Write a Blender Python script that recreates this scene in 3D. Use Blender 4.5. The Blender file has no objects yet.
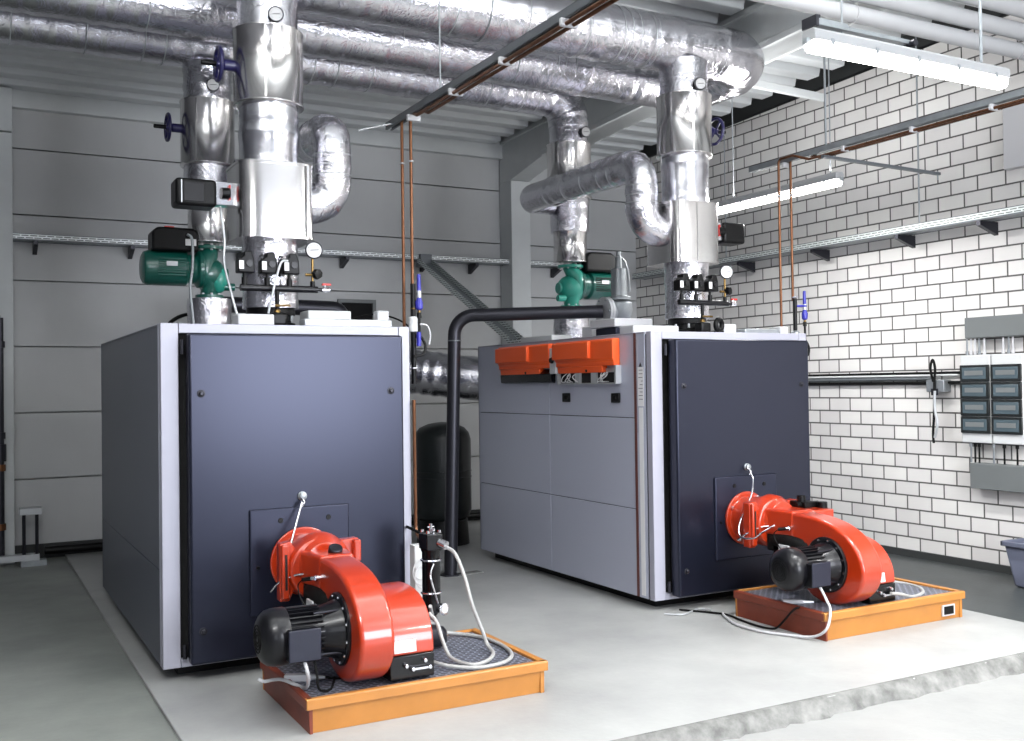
import bpy, bmesh, math, random
from mathutils import Vector, Matrix
random.seed(7)
S = bpy.context.scene
C = S.collection
PI = math.pi

# ------------------------------------------------------------------ materials
def mat(name, col, rough=.5, metal=0., spec=.5, coat=0., bump=None, var=None, emit=None):
    m = bpy.data.materials.new(name); m.use_nodes = True
    nt = m.node_tree; b = nt.nodes['Principled BSDF']
    lin = [((c/12.92) if c <= .04045 else ((c+.055)/1.055)**2.4) for c in (x/255. for x in col)]
    b.inputs['Base Color'].default_value = (*lin, 1)
    b.inputs['Roughness'].default_value = rough
    b.inputs['Metallic'].default_value = metal
    b.inputs['Specular IOR Level'].default_value = spec
    b.inputs['Coat Weight'].default_value = coat
    b.inputs['Coat Roughness'].default_value = .08
    if emit:
        b.inputs['Emission Color'].default_value = (1, .985, .96, 1)
        b.inputs['Emission Strength'].default_value = emit
    tc = nt.nodes.new('ShaderNodeTexCoord')
    if var:     # (scale, amount, (sx, sy, sz)) mottled tone: wear and dirt of the surface itself
        sc, am, st = var
        mp = nt.nodes.new('ShaderNodeMapping'); mp.inputs['Scale'].default_value = st
        nt.links.new(tc.outputs['Object'], mp.inputs['Vector'])
        n = nt.nodes.new('ShaderNodeTexNoise'); n.inputs['Scale'].default_value = sc
        n.inputs['Detail'].default_value = 6; n.inputs['Roughness'].default_value = .6
        nt.links.new(mp.outputs[0], n.inputs['Vector'])
        r = nt.nodes.new('ShaderNodeMapRange')
        r.inputs['From Min'].default_value = .3; r.inputs['From Max'].default_value = .7
        r.inputs['To Min'].default_value = 1-am; r.inputs['To Max'].default_value = 1+am
        nt.links.new(n.outputs['Fac'], r.inputs['Value'])
        mx = nt.nodes.new('ShaderNodeMix'); mx.data_type = 'RGBA'; mx.blend_type = 'MULTIPLY'
        mx.inputs['Factor'].default_value = 1
        mx.inputs['A'].default_value = (*lin, 1)
        nt.links.new(r.outputs[0], mx.inputs['B'])
        nt.links.new(mx.outputs['Result'], b.inputs['Base Color'])
    if bump:    # (scale, strength, distance, stretch)
        sc, stt, di, st = bump
        mp = nt.nodes.new('ShaderNodeMapping'); mp.inputs['Scale'].default_value = st
        nt.links.new(tc.outputs['Object'], mp.inputs['Vector'])
        n = nt.nodes.new('ShaderNodeTexNoise'); n.inputs['Scale'].default_value = sc
        n.inputs['Detail'].default_value = 5; n.inputs['Roughness'].default_value = .65
        n.inputs['Distortion'].default_value = .4
        nt.links.new(mp.outputs[0], n.inputs['Vector'])
        bp = nt.nodes.new('ShaderNodeBump'); bp.inputs['Strength'].default_value = stt
        bp.inputs['Distance'].default_value = di
        nt.links.new(n.outputs['Fac'], bp.inputs['Height'])
        nt.links.new(bp.outputs[0], b.inputs['Normal'])
    return m

M = {}
M['foil'] = mat('aluminium_foil', (214, 213, 219), .15, 1., bump=(40, .24, .012, (1, 1, 1)))
def crease(m, sc, dist, stt):
    nt = m.node_tree; b = nt.nodes['Principled BSDF']; old = b.inputs['Normal'].links[0].from_node
    tc = nt.nodes.new('ShaderNodeTexCoord'); nz = nt.nodes.new('ShaderNodeTexNoise'); nz.inputs['Scale'].default_value = 7
    nt.links.new(tc.outputs['Object'], nz.inputs['Vector'])
    ad = nt.nodes.new('ShaderNodeVectorMath'); ad.operation = 'ADD'
    sc_ = nt.nodes.new('ShaderNodeVectorMath'); sc_.operation = 'SCALE'; sc_.inputs['Scale'].default_value = .25
    nt.links.new(nz.outputs['Color'], sc_.inputs[0]); nt.links.new(tc.outputs['Object'], ad.inputs[0]); nt.links.new(sc_.outputs[0], ad.inputs[1])
    v = nt.nodes.new('ShaderNodeTexVoronoi'); v.feature = 'DISTANCE_TO_EDGE'; v.inputs['Scale'].default_value = sc
    nt.links.new(ad.outputs[0], v.inputs['Vector'])
    mr = nt.nodes.new('ShaderNodeMapRange'); mr.inputs['From Max'].default_value = .12
    nt.links.new(v.outputs['Distance'], mr.inputs['Value'])
    bp = nt.nodes.new('ShaderNodeBump'); bp.inputs['Strength'].default_value = stt; bp.inputs['Distance'].default_value = dist
    nt.links.new(mr.outputs[0], bp.inputs['Height']); nt.links.new(old.outputs[0], bp.inputs['Normal']); nt.links.new(bp.outputs[0], b.inputs['Normal'])
crease(M['foil'], 11, .004, .3)
M['foil_smooth'] = mat('smooth_foil', (222, 222, 228), .22, 1., bump=(14, .12, .02, (1, 1, .4)))
M['steel'] = mat('brushed_steel_jacket', (215, 213, 212), .19, 1., bump=(9, .018, .01, (3, 3, .1)))
M['steel_dark'] = mat('dark_steel_pipe', (52, 52, 58), .36, .7)
M['chrome'] = mat('chrome', (225, 225, 230), .15, 1.)
M['brass'] = mat('brass', (132, 108, 66), .3, 1.)
M['copper'] = mat('copper', (112, 76, 54), .38, .85, var=(30, .3, (1, 1, .2)))
M['trim'] = mat('boiler_trim_light', (160, 160, 172), .4, .1)
M['side'] = mat('boiler_side_grey', (174, 177, 192), .38, .15, coat=.2)
M['side_dark'] = mat('boiler_side_slate', (82, 85, 98), .4, .15, coat=.1)
M['door'] = mat('boiler_door_slate', (17, 19, 29), .29, 0, spec=.5)
M['door_edge'] = mat('door_edge', (50, 52, 66), .45)
M['plate'] = mat('burner_plate', (22, 24, 36), .32, 0, spec=.5)
for k_ in ('door', 'plate'): M[k_].node_tree.nodes['Principled BSDF'].inputs['Specular Tint'].default_value = (.70, .74, 1, 1)
M['lid'] = mat('terminal_lid', (30, 32, 45), .4, spec=.35)
M['black'] = mat('black_plastic', (8, 8, 9), .38, spec=.22)
M['blackgloss'] = mat('black_lacquer', (10, 10, 12), .25, spec=.3, coat=.15)
M['motor'] = mat('motor_black', (13, 13, 17), .33, spec=.3, coat=.12)
M['rubber'] = mat('rubber_black', (8, 8, 8), .7, spec=.2)
M['dark'] = mat('dark_void', (12, 12, 13), .9)
M['red'] = mat('burner_red', (168, 46, 13), .28, 0., coat=.7)
M['orange'] = mat('controller_orange', (226, 86, 32), .42)
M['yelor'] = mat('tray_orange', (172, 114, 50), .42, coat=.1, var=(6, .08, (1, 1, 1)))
M['russet'] = mat('tray_russet', (112, 46, 26), .5, coat=.1, var=(5, .2, (1, 1, 1)))  # left wall and bottom coloured darker and redder than the front
M['green'] = mat('pump_green_dark', (12, 84, 72), .3, coat=.5)
M['teal'] = mat('pump_teal', (38, 140, 122), .35, coat=.3)
M['blue'] = mat('blue_plastic', (46, 46, 150), .35)
M['blue_dark'] = mat('valve_blue', (26, 22, 76), .35, coat=.3)
M['white'] = mat('white_plastic', (184, 184, 186), .45)
M['label'] = mat('paper_label', (222, 222, 222), .6)
M['ink'] = mat('printed_ink', (50, 50, 55), .7)
M['redink'] = mat('red_plastic', (190, 40, 30), .4)
M['hose'] = mat('grey_white_hose', (160, 160, 158), .45, .1, bump=(220, .3, .004, (1, 1, 1)))
M['galv'] = mat('galvanised_steel', (150, 155, 158), .42, .7, var=(12, .12, (1, 1, 1)))
M['galv_light'] = mat('galvanised_light', (185, 188, 190), .4, .5)
M['rail'] = mat('rail_grey', (96, 100, 104), .45, .4)
M['conc_beam'] = mat('painted_concrete', (196, 199, 199), .7, var=(3, .05, (1, 1, 1)))
M['deck'] = mat('roof_deck_white', (205, 208, 209), .55, var=(2, .05, (1, 3, 1)))
M['tank'] = mat('tank_dark_grey', (26, 30, 30), .4, spec=.3, coat=.15)
M['grey_duct'] = mat('grey_pvc', (104, 108, 108), .5)
M['cab'] = mat('cabinet_light_grey', (196, 198, 198), .5)
M['glass'] = mat('tinted_window', (70, 84, 90), .15, 0, coat=.5)
M['bin'] = mat('bin_grey', (92, 96, 112), .5)
M['lamp'] = mat('lamp_diffuser', (255, 255, 255), .4, emit=11)
M['lamp_body'] = mat('lamp_housing', (156, 157, 158), .45)
M['gauge'] = mat('gauge_face', (200, 200, 200), .4)
M['skirt'] = mat('skirting_dark', (48, 50, 50), .7)

def node_mat(name):
    m = bpy.data.materials.new(name); m.use_nodes = True
    return m, m.node_tree, m.node_tree.nodes['Principled BSDF']
def srgb(col):
    return (*[((c/12.92) if c <= .04045 else ((c+.055)/1.055)**2.4) for c in (x/255. for x in col)], 1)

# white calcium-silicate brick, courses .13 high, bricks .272 long
m, nt, b = node_mat('white_brick'); M['brick'] = m
tc = nt.nodes.new('ShaderNodeTexCoord'); sp = nt.nodes.new('ShaderNodeSeparateXYZ'); cb = nt.nodes.new('ShaderNodeCombineXYZ')
nt.links.new(tc.outputs['Object'], sp.inputs[0])
ad = nt.nodes.new('ShaderNodeMath'); ad.operation = 'ADD'; ad.inputs[1].default_value = 200*.272 - 6.51 + .0
nt.links.new(sp.outputs['Y'], ad.inputs[0]); nt.links.new(ad.outputs[0], cb.inputs['X'])
az = nt.nodes.new('ShaderNodeMath'); az.operation = 'ADD'; az.inputs[1].default_value = 13.0 + .13*1
nt.links.new(sp.outputs['Z'], az.inputs[0]); nt.links.new(az.outputs[0], cb.inputs['Y'])
br = nt.nodes.new('ShaderNodeTexBrick'); br.offset = .5; br.offset_frequency = 2
br.inputs['Scale'].default_value = 1; br.inputs['Brick Width'].default_value = .272; br.inputs['Row Height'].default_value = .13
br.inputs['Mortar Size'].default_value = .0076; br.inputs['Mortar Smooth'].default_value = .15
br.inputs['Color1'].default_value = srgb((220, 218, 214)); br.inputs['Color2'].default_value = srgb((206, 203, 201))
br.inputs['Mortar'].default_value = srgb((88, 86, 84))
nt.links.new(cb.outputs[0], br.inputs['Vector'])
nz = nt.nodes.new('ShaderNodeTexNoise'); nz.inputs['Scale'].default_value = 1.3; nz.inputs['Detail'].default_value = 8
nt.links.new(tc.outputs['Object'], nz.inputs['Vector'])
mr = nt.nodes.new('ShaderNodeMapRange'); mr.inputs['From Min'].default_value = .3; mr.inputs['From Max'].default_value = .7
mr.inputs['To Min'].default_value = .94; mr.inputs['To Max'].default_value = 1.04
nt.links.new(nz.outputs['Fac'], mr.inputs['Value'])
mx = nt.nodes.new('ShaderNodeMix'); mx.data_type = 'RGBA'; mx.blend_type = 'MULTIPLY'; mx.inputs['Factor'].default_value = 1
nt.links.new(br.outputs['Color'], mx.inputs['A']); nt.links.new(mr.outputs[0], mx.inputs['B'])
nt.links.new(mx.outputs['Result'], b.inputs['Base Color']); b.inputs['Roughness'].default_value = .75
bp = nt.nodes.new('ShaderNodeBump'); bp.inputs['Strength'].default_value = .7; bp.inputs['Distance'].default_value = .01; bp.invert = True
nt.links.new(br.outputs['Fac'], bp.inputs['Height']); nt.links.new(bp.outputs[0], b.inputs['Normal'])

# concrete floors
def floor_mat(name, c1, c2, rough, sc=1.2):
    m, nt, b = node_mat(name)
    tc = nt.nodes.new('ShaderNodeTexCoord')
    n = nt.nodes.new('ShaderNodeTexNoise'); n.inputs['Scale'].default_value = sc; n.inputs['Detail'].default_value = 9; n.inputs['Roughness'].default_value = .62
    nt.links.new(tc.outputs['Object'], n.inputs['Vector'])
    r = nt.nodes.new('ShaderNodeValToRGB'); r.color_ramp.elements[0].position = .32; r.color_ramp.elements[1].position = .68
    r.color_ramp.elements[0].color = srgb(c1); r.color_ramp.elements[1].color = srgb(c2)
    nt.links.new(n.outputs['Fac'], r.inputs[0]); nt.links.new(r.outputs[0], b.inputs['Base Color'])
    b.inputs['Roughness'].default_value = rough
    n2 = nt.nodes.new('ShaderNodeTexNoise'); n2.inputs['Scale'].default_value = 30; n2.inputs['Detail'].default_value = 6
    nt.links.new(tc.outputs['Object'], n2.inputs['Vector'])
    bp = nt.nodes.new('ShaderNodeBump'); bp.inputs['Strength'].default_value = .12; bp.inputs['Distance'].default_value = .01
    nt.links.new(n2.outputs['Fac'], bp.inputs['Height']); nt.links.new(bp.outputs[0], b.inputs['Normal'])
    return m
M['slab'] = floor_mat('plinth_concrete', (138, 139, 138), (160, 161, 159), .48)
M['slab_edge'] = floor_mat('broken_slab_edge', (78, 78, 76), (128, 128, 125), .8, 9)
M['floor_white'] = floor_mat('pale_floor', (126, 127, 126), (144, 144, 142), .5)
M['floor_grey'] = floor_mat('grey_green_floor', (108, 112, 108), (138, 141, 136), .5)
M['floor_dark'] = floor_mat('dark_floor', (48, 52, 52), (66, 70, 70), .42)
M['panelwall'] = mat('wall_panel_grey', (182, 183, 183), .62, var=(1.1, .07, (1, 1, .6)))

# raised anti-slip grating: staggered slots
m, nt, b = node_mat('perforated_grating'); M['grating'] = m
tc = nt.nodes.new('ShaderNodeTexCoord')
br = nt.nodes.new('ShaderNodeTexBrick'); br.offset = .5
br.inputs['Scale'].default_value = 1; br.inputs['Brick Width'].default_value = .052; br.inputs['Row Height'].default_value = .026
br.inputs['Mortar Size'].default_value = .0075; br.inputs['Mortar Smooth'].default_value = .4
br.inputs['Color1'].default_value = srgb((16, 18, 24)); br.inputs['Color2'].default_value = srgb((26, 28, 36)); br.inputs['Mortar'].default_value = srgb((128, 132, 146))
nt.links.new(tc.outputs['Object'], br.inputs['Vector']); nt.links.new(br.outputs['Color'], b.inputs['Base Color'])
b.inputs['Roughness'].default_value = .4; b.inputs['Metallic'].default_value = .3
bp = nt.nodes.new('ShaderNodeBump'); bp.inputs['Strength'].default_value = .8; bp.inputs['Distance'].default_value = .006
nt.links.new(br.outputs['Fac'], bp.inputs['Height']); nt.links.new(bp.outputs[0], b.inputs['Normal'])

# perforated galvanised tray side: slots along the object's long axis
def slot_mat(name, axis, dark=(62, 66, 66), lite=(168, 172, 172)):
    m, nt, b = node_mat(name)
    tc = nt.nodes.new('ShaderNodeTexCoord'); sp = nt.nodes.new('ShaderNodeSeparateXYZ'); cb = nt.nodes.new('ShaderNodeCombineXYZ')
    nt.links.new(tc.outputs['Object'], sp.inputs[0]); nt.links.new(sp.outputs[axis], cb.inputs['X'])
    nt.links.new(sp.outputs['Z'], cb.inputs['Y'])
    br = nt.nodes.new('ShaderNodeTexBrick'); br.offset = .5
    br.inputs['Scale'].default_value = 1; br.inputs['Brick Width'].default_value = .075; br.inputs['Row Height'].default_value = .022
    br.inputs['Mortar Size'].default_value = .0075; br.inputs['Mortar Smooth'].default_value = .1
    br.inputs['Color1'].default_value = srgb(dark); br.inputs['Color2'].default_value = srgb(dark); br.inputs['Mortar'].default_value = srgb(lite)
    nt.links.new(cb.outputs[0], br.inputs['Vector']); nt.links.new(br.outputs['Color'], b.inputs['Base Color'])
    b.inputs['Roughness'].default_value = .45; b.inputs['Metallic'].default_value = .35
    return m
M['slot_x'] = slot_mat('slotted_tray_x', 'X', (70, 74, 74), (222, 226, 226)); M['slot_y'] = slot_mat('slotted_tray_y', 'Y', (88, 94, 92), (206, 212, 210))
M['hall'] = mat('hall_wall_grey', (104, 104, 108), .7)  # unseen walls, made dark to cut ambient light

# ------------------------------------------------------------------ mesh builder
class MB:
    def __init__(s): s.bm = bmesh.new()
    def box(s, x0, x1, y0, y1, z0, z1, mtx=None):
        vs = [s.bm.verts.new(Vector((x, y, z))) for x in (x0, x1) for y in (y0, y1) for z in (z0, z1)]
        for f in ((0, 1, 3, 2), (4, 6, 7, 5), (0, 4, 5, 1), (2, 3, 7, 6), (0, 2, 6, 4), (1, 5, 7, 3)):
            s.bm.faces.new([vs[i] for i in f])
        if mtx is not None: bmesh.ops.transform(s.bm, matrix=mtx, verts=vs)
        return s
    def obox(s, c, d, w, h, l, up=(0, 0, 1)):      # box centred at c, long axis d (length l), width w, height h along up
        d = Vector(d).normalized(); up = Vector(up); sd = d.cross(up).normalized(); up = sd.cross(d).normalized()
        mt = Matrix((( sd.x, d.x, up.x, c[0]), (sd.y, d.y, up.y, c[1]), (sd.z, d.z, up.z, c[2]), (0, 0, 0, 1)))
        return s.box(-w/2, w/2, -l/2, l/2, -h/2, h/2, mt)
    def beam(s, a, b_, w, h, up=(0, 0, 1)):
        a = Vector(a); b_ = Vector(b_); return s.obox((a+b_)/2, b_-a, w, h, (b_-a).length, up)
    def tube(s, pts, r, seg=24, cap=True):
        pts = [Vector(p) for p in pts]; n = len(pts)
        rs = r if isinstance(r, (list, tuple)) else [r]*n
        t0 = (pts[1]-pts[0]).normalized()
        nrm = t0.orthogonal().normalized(); rings = []; pt = t0
        for i in range(n):
            t = ((pts[min(i+1, n-1)]-pts[i]).normalized() + (pts[i]-pts[max(i-1, 0)]).normalized())
            t = t.normalized() if t.length > 1e-6 else pt
            q = pt.rotation_difference(t); nrm = (q @ nrm); nrm = (nrm - t*nrm.dot(t)).normalized(); pt = t
            bn = t.cross(nrm)
            rings.append([s.bm.verts.new(pts[i] + (nrm*math.cos(2*PI*k/seg) + bn*math.sin(2*PI*k/seg))*rs[i]) for k in range(seg)])
        for i in range(n-1):
            for k in range(seg):
                s.bm.faces.new((rings[i][k], rings[i][(k+1) % seg], rings[i+1][(k+1) % seg], rings[i+1][k]))
        if cap:
            s.bm.faces.new(list(reversed(rings[0]))); s.bm.faces.new(rings[-1])
        return s
    def cyl(s, a, b_, r, seg=32, r2=None): return s.tube([a, b_], [r, r if r2 is None else r2], seg)
    def lathe(s, c, axis, prof, seg=40):           # prof: list of (t along axis, radius)
        a = Vector(axis).normalized(); c = Vector(c)
        u = a.orthogonal().normalized(); v = a.cross(u); rings = []
        for t, r in prof:
            if r < 1e-5: rings.append([s.bm.verts.new(c+a*t)])
            else: rings.append([s.bm.verts.new(c+a*t+(u*math.cos(2*PI*k/seg)+v*math.sin(2*PI*k/seg))*r) for k in range(seg)])
        for A, B in zip(rings[:-1], rings[1:]):
            for k in range(seg):
                k2 = (k+1) % seg
                if len(A) == 1 and len(B) == 1: continue
                if len(A) == 1: s.bm.faces.new((A[0], B[k2], B[k]))
                elif len(B) == 1: s.bm.faces.new((A[k], A[k2], B[0]))
                else: s.bm.faces.new((A[k], A[k2], B[k2], B[k]))
        if len(rings[0]) > 1: s.bm.faces.new(list(reversed(rings[0])))
        if len(rings[-1]) > 1: s.bm.faces.new(rings[-1])
        return s
    def torus(s, c, axis, R, r, seg=36, ms=10, a0=0, a1=2*PI):
        a = Vector(axis).normalized(); u = a.orthogonal().normalized(); v = a.cross(u); c = Vector(c)
        full = abs(a1-a0-2*PI) < 1e-4; n = seg if full else seg+1; rings = []
        for i in range(n):
            th = a0+(a1-a0)*i/seg; d = u*math.cos(th)+v*math.sin(th)
            rings.append([s.bm.verts.new(c+d*(R+r*math.cos(2*PI*k/ms))+a*r*math.sin(2*PI*k/ms)) for k in range(ms)])
        for i in range(seg):
            A = rings[i]; B = rings[(i+1) % n]
            for k in range(ms): s.bm.faces.new((A[k], A[(k+1) % ms], B[(k+1) % ms], B[k]))
        if not full: s.bm.faces.new(list(reversed(rings[0]))); s.bm.faces.new(rings[-1])
        return s
    def prism(s, prof, axis, a, b_):               # polygon prof extruded along axis 'x','y','z'
        def P(p, t): return {'x': (t, p[0], p[1]), 'y': (p[0], t, p[1]), 'z': (p[0], p[1], t)}[axis]
        A = [s.bm.verts.new(P(p, a)) for p in prof]; B = [s.bm.verts.new(P(p, b_)) for p in prof]; n = len(prof)
        for i in range(n): s.bm.faces.new((A[i], A[(i+1) % n], B[(i+1) % n], B[i]))
        s.bm.faces.new(list(reversed(A))); s.bm.faces.new(B)
        return s
    def sphere(s, c, r, sc=(1, 1, 1), seg=20):
        mt = Matrix.Translation(c) @ Matrix.Diagonal((r*sc[0], r*sc[1], r*sc[2], 1))
        bmesh.ops.create_uvsphere(s.bm, u_segments=seg, v_segments=seg//2, radius=1, matrix=mt); return s
    def build(s, name, m, parent=None, bevel=0., bseg=2, ang=35, origin=None, smooth=True):
        bmesh.ops.recalc_face_normals(s.bm, faces=s.bm.faces[:])
        o0 = Vector(origin) if origin is not None else (Vector(parent['_o']) if parent is not None else Vector((0, 0, 0)))
        bmesh.ops.translate(s.bm, verts=s.bm.verts[:], vec=-o0)
        me = bpy.data.meshes.new(name); s.bm.to_mesh(me); s.bm.free()
        me.materials.append(M[m] if isinstance(m, str) else m)
        o = bpy.data.objects.new(name, me); C.objects.link(o)
        if smooth:
            me.polygons.foreach_set('use_smooth', [True]*len(me.polygons)); me.set_sharp_from_angle(angle=math.radians(ang))
        if bevel:
            bv = o.modifiers.new('bevel', 'BEVEL'); bv.width = bevel; bv.segments = bseg; bv.limit_method = 'ANGLE'
            bv.angle_limit = math.radians(ang); bv.harden_normals = False
        if parent is not None:
            o.parent = parent
            o['_o'] = list(o0)
        else:
            o.location = o0; o['_o'] = list(o0)
        return o

def pieces(mb, name, m, parent, **k):                # every loose piece becomes a part of its own
    bm = mb.bm; bm.verts.index_update(); seen = set(); out = []
    for v in list(bm.verts):
        if v in seen: continue
        st = [v]; seen.add(v); isl = []
        while st:
            q = st.pop(); isl.append(q)
            for e in q.link_edges:
                w_ = e.other_vert(q)
                if w_ not in seen: seen.add(w_); st.append(w_)
        nb = MB(); mp = {q: nb.bm.verts.new(q.co) for q in isl}; fs = set(f for q in isl for f in q.link_faces)
        for f in fs: nb.bm.faces.new([mp[q] for q in f.verts])
        out.append(nb.build(name, m, parent, **k))
    bm.free(); return out

def thing(name, label, cat, loc, group=None):
    o = bpy.data.objects.new(name, None); C.objects.link(o); o.location = loc; o.empty_display_size = .1
    o['_o'] = list(loc); o['label'] = label; o['category'] = cat
    if group: o['group'] = group
    return o
def tag(o, label, cat, group=None):
    o['label'] = label; o['category'] = cat
    if group: o['group'] = group
    return o
def struct(o): o['kind'] = 'structure'; return o

def arcpath(pts, rad, n=8):                         # polyline with rounded corners
    pts = [Vector(p) for p in pts]; out = [pts[0]]
    for i in range(1, len(pts)-1):
        p = pts[i]; a = (pts[i-1]-p); b_ = (pts[i+1]-p); r = rad[i-1] if isinstance(rad, (list, tuple)) else rad
        an = a.angle(b_); d = r/math.tan(an/2); d = min(d, a.length*.49, b_.length*.49) if not isinstance(rad, (list, tuple)) else d
        r = d*math.tan(an/2)
        a = a.normalized(); b_ = b_.normalized(); cen = p+(a+b_).normalized()*(r/math.sin(an/2))
        s0 = p+a*d-cen; s1 = p+b_*d-cen; tot = s0.angle(s1); ax = s0.cross(s1).normalized()
        for k in range(n+1): out.append(cen+Matrix.Rotation(tot*k/n, 3, ax) @ s0)
    out.append(pts[-1]); return out
def spline(pts, n=8, closed=False):
    P = [Vector(p) for p in pts]; out = []; L = len(P)
    rng = range(L if closed else L-1)
    for i in rng:
        p0 = P[i-1] if (i > 0 or closed) else P[0]; p1 = P[i]; p2 = P[(i+1) % L]; p3 = P[(i+2) % L] if (closed or i+2 < L) else P[-1]
        for k in range(n):
            t = k/n
            out.append(.5*((2*p1)+(-p0+p2)*t+(2*p0-5*p1+4*p2-p3)*t*t+(-p0+3*p1-3*p2+p3)*t**3))
    if not closed: out.append(P[-1])
    return out
def resample(path, step):
    out = [path[0]]
    for a, b_ in zip(path[:-1], path[1:]):
        n = max(1, int(math.ceil((b_-a).length/step)))
        for k in range(1, n+1): out.append(a.lerp(b_, k/n))
    return out
def foil_pipe(mb, path, r, seed=0, wrinkle=.0035, seg=40, bands=True):
    # hand-wrapped foil: slightly uneven radius, tape bands standing a little proud
    rnd = random.Random(seed); pts = resample([Vector(p) for p in path], .03); rs = []
    nxt = rnd.uniform(.1, .3); acc = 0; w = 0
    for i, p in enumerate(pts):
        if i: acc += (p-pts[i-1]).length
        rr = r + rnd.uniform(-wrinkle, wrinkle)*.6
        if bands and acc > nxt:
            w = 2; nxt = acc + rnd.choice((.09, .12, .2, .34, .42))
        if w: rr = r + wrinkle*1.6; w -= 1
        rs.append(rr)
    mb.tube(pts, rs, seg); return mb

# ------------------------------------------------------------------ setting
def ceil_z(y): return 4.60 + .034*(8.5-y)

struct(MB().box(.87, 6.12, 3.80, 10.95, -.3, 0).build('floor', 'slab', bevel=.006))
# uneven broken front edge of the plinth slab
mb = MB(); n = 90; top = []; bot = []
rnd = random.Random(3)
vs = []
for i in range(n+1):
    x = .87+(6.12-.87)*i/n
    t = Vector((x, 3.80+rnd.uniform(-.006, .006), .001)); mid = Vector((x, 3.775+rnd.uniform(-.014, .008), -.03+rnd.uniform(-.006, .006)))
    bt = Vector((x, 3.745+rnd.uniform(-.025, .012), -.0755)); bk = Vector((x, 3.83, -.0755)); tb = Vector((x, 3.83, .001))
    vs.append([mb.bm.verts.new(q) for q in (tb, t, mid, bt, bk)])
for a, b_ in zip(vs[:-1], vs[1:]):
    for k in range(4): mb.bm.faces.new((a[k], a[k+1], b_[k+1], b_[k]))
struct(mb.build('trim', 'slab_edge', ang=60))
struct(MB().box(-3.2, 7.8, 1.6, 3.80, -.3, -.075).build('floor', 'floor_white'))
struct(MB().box(-3.2, 7.8, -3.5, 1.6, -.3, -.075).build('floor', 'floor_dark'))  # unseen floor made dark to darken reflections in door and pipes
struct(MB().box(-3.2, .87, 3.80, 10.95, -.3, -.02).build('floor', 'floor_grey'))
struct(MB().box(6.12, 7.8, 3.80, 10.95, -.3, -.055).build('floor', 'floor_dark'))

struct(MB().prism([(-3.5, -.3), (10.95, -.3), (10.95, 4.50), (-3.5, 4.98)], 'x', 7.8, 8.05).build('wall_right', 'brick'))
struct(MB().box(7.775, 7.8, 3.8, 10.95, -.055, .012).build('baseboard_right', 'skirt'))
# back wall: horizontal precast panels with open joints
mb = MB(); zs = [-.3, .11, .755, 1.40, 2.045, 2.69, 3.335, 3.98, 4.49]
for z0, z1 in zip(zs[:-1], zs[1:]):
    for x0, x1 in ((-3.2, 5.78), (6.04, 7.8)): mb.box(x0, x1, 10.95, 11.1, z0+.006, z1-.006)
mb.box(-3.2, 8.05, 11.03, 11.2, -.3, 4.49)
wb = struct(mb.build('wall_back', 'panelwall', bevel=.004))
struct(MB().box(-3.2, 7.8, 10.92, 10.95, -.02, .12).build('baseboard_back', 'skirt'))
struct(MB().box(-3.2, 7.8, 10.86, 10.95, 4.36, 4.56).build('trim_1', 'conc_beam', bevel=.006))
# wall opening behind the left boiler
mb = MB(); mb.box(3.70, 4.15, 10.915, 10.949, 2.30, 2.34); mb.box(3.70, 4.15, 10.915, 10.949, 2.56, 2.6)
mb.box(3.70, 3.74, 10.915, 10.949, 2.34, 2.56); mb.box(4.11, 4.15, 10.915, 10.949, 2.34, 2.56)
w1 = struct(mb.build('window_1', 'grey_duct')); MB().box(3.74, 4.11, 10.94, 10.949, 2.34, 2.56).build('opening', 'dark', w1)

# roof deck: trapezoid ribs along X on a slightly sloping roof
def deck(x0, x1, nm):
    mb = MB(); y = 10.9; prof = []
    while y > -3.4:
        z = ceil_z(y)
        prof += [(y, z+.16), (y-.03, z+.16), (y-.075, z), (y-.235, z), (y-.28, z+.16)]
        y -= .33
    prof += [(y, ceil_z(y)+.16), (y, ceil_z(y)+.19), (10.9, ceil_z(10.9)+.19)]
    mb.prism(prof, 'x', x0, x1); return struct(mb.build(nm, 'deck', ang=20, bevel=.008))
deck(-3.2, 5.66, 'ceiling'); deck(6.12, 7.5, 'ceiling')
mb = MB(); mb.prism([(11.1, ceil_z(11.1)+.2), (-3.5, ceil_z(-3.5)+.2), (-3.5, ceil_z(-3.5)+.3), (11.1, ceil_z(11.1)+.3)], 'x', -3.2, 8.05)
struct(mb.build('ceiling', 'skirt'))
for k, bx in enumerate(((7.56, 8.05, -3.5, 11.2), (-3.3, 8.05, 10.97, 11.2))):  # dark fillers added to stop light leaking in above the walls
    y0, y1 = bx[2], bx[3]
    struct(MB().prism([(y0, ceil_z(y0)+.03 if k == 0 else 4.49), (y1, ceil_z(y1)+.03 if k == 0 else 4.49), (y1, ceil_z(y1)+.25), (y0, ceil_z(y0)+.25)], 'x', 7.86 if k == 0 else bx[0], bx[1]).build('trim_%d' % (6+k), 'skirt'))
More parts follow.
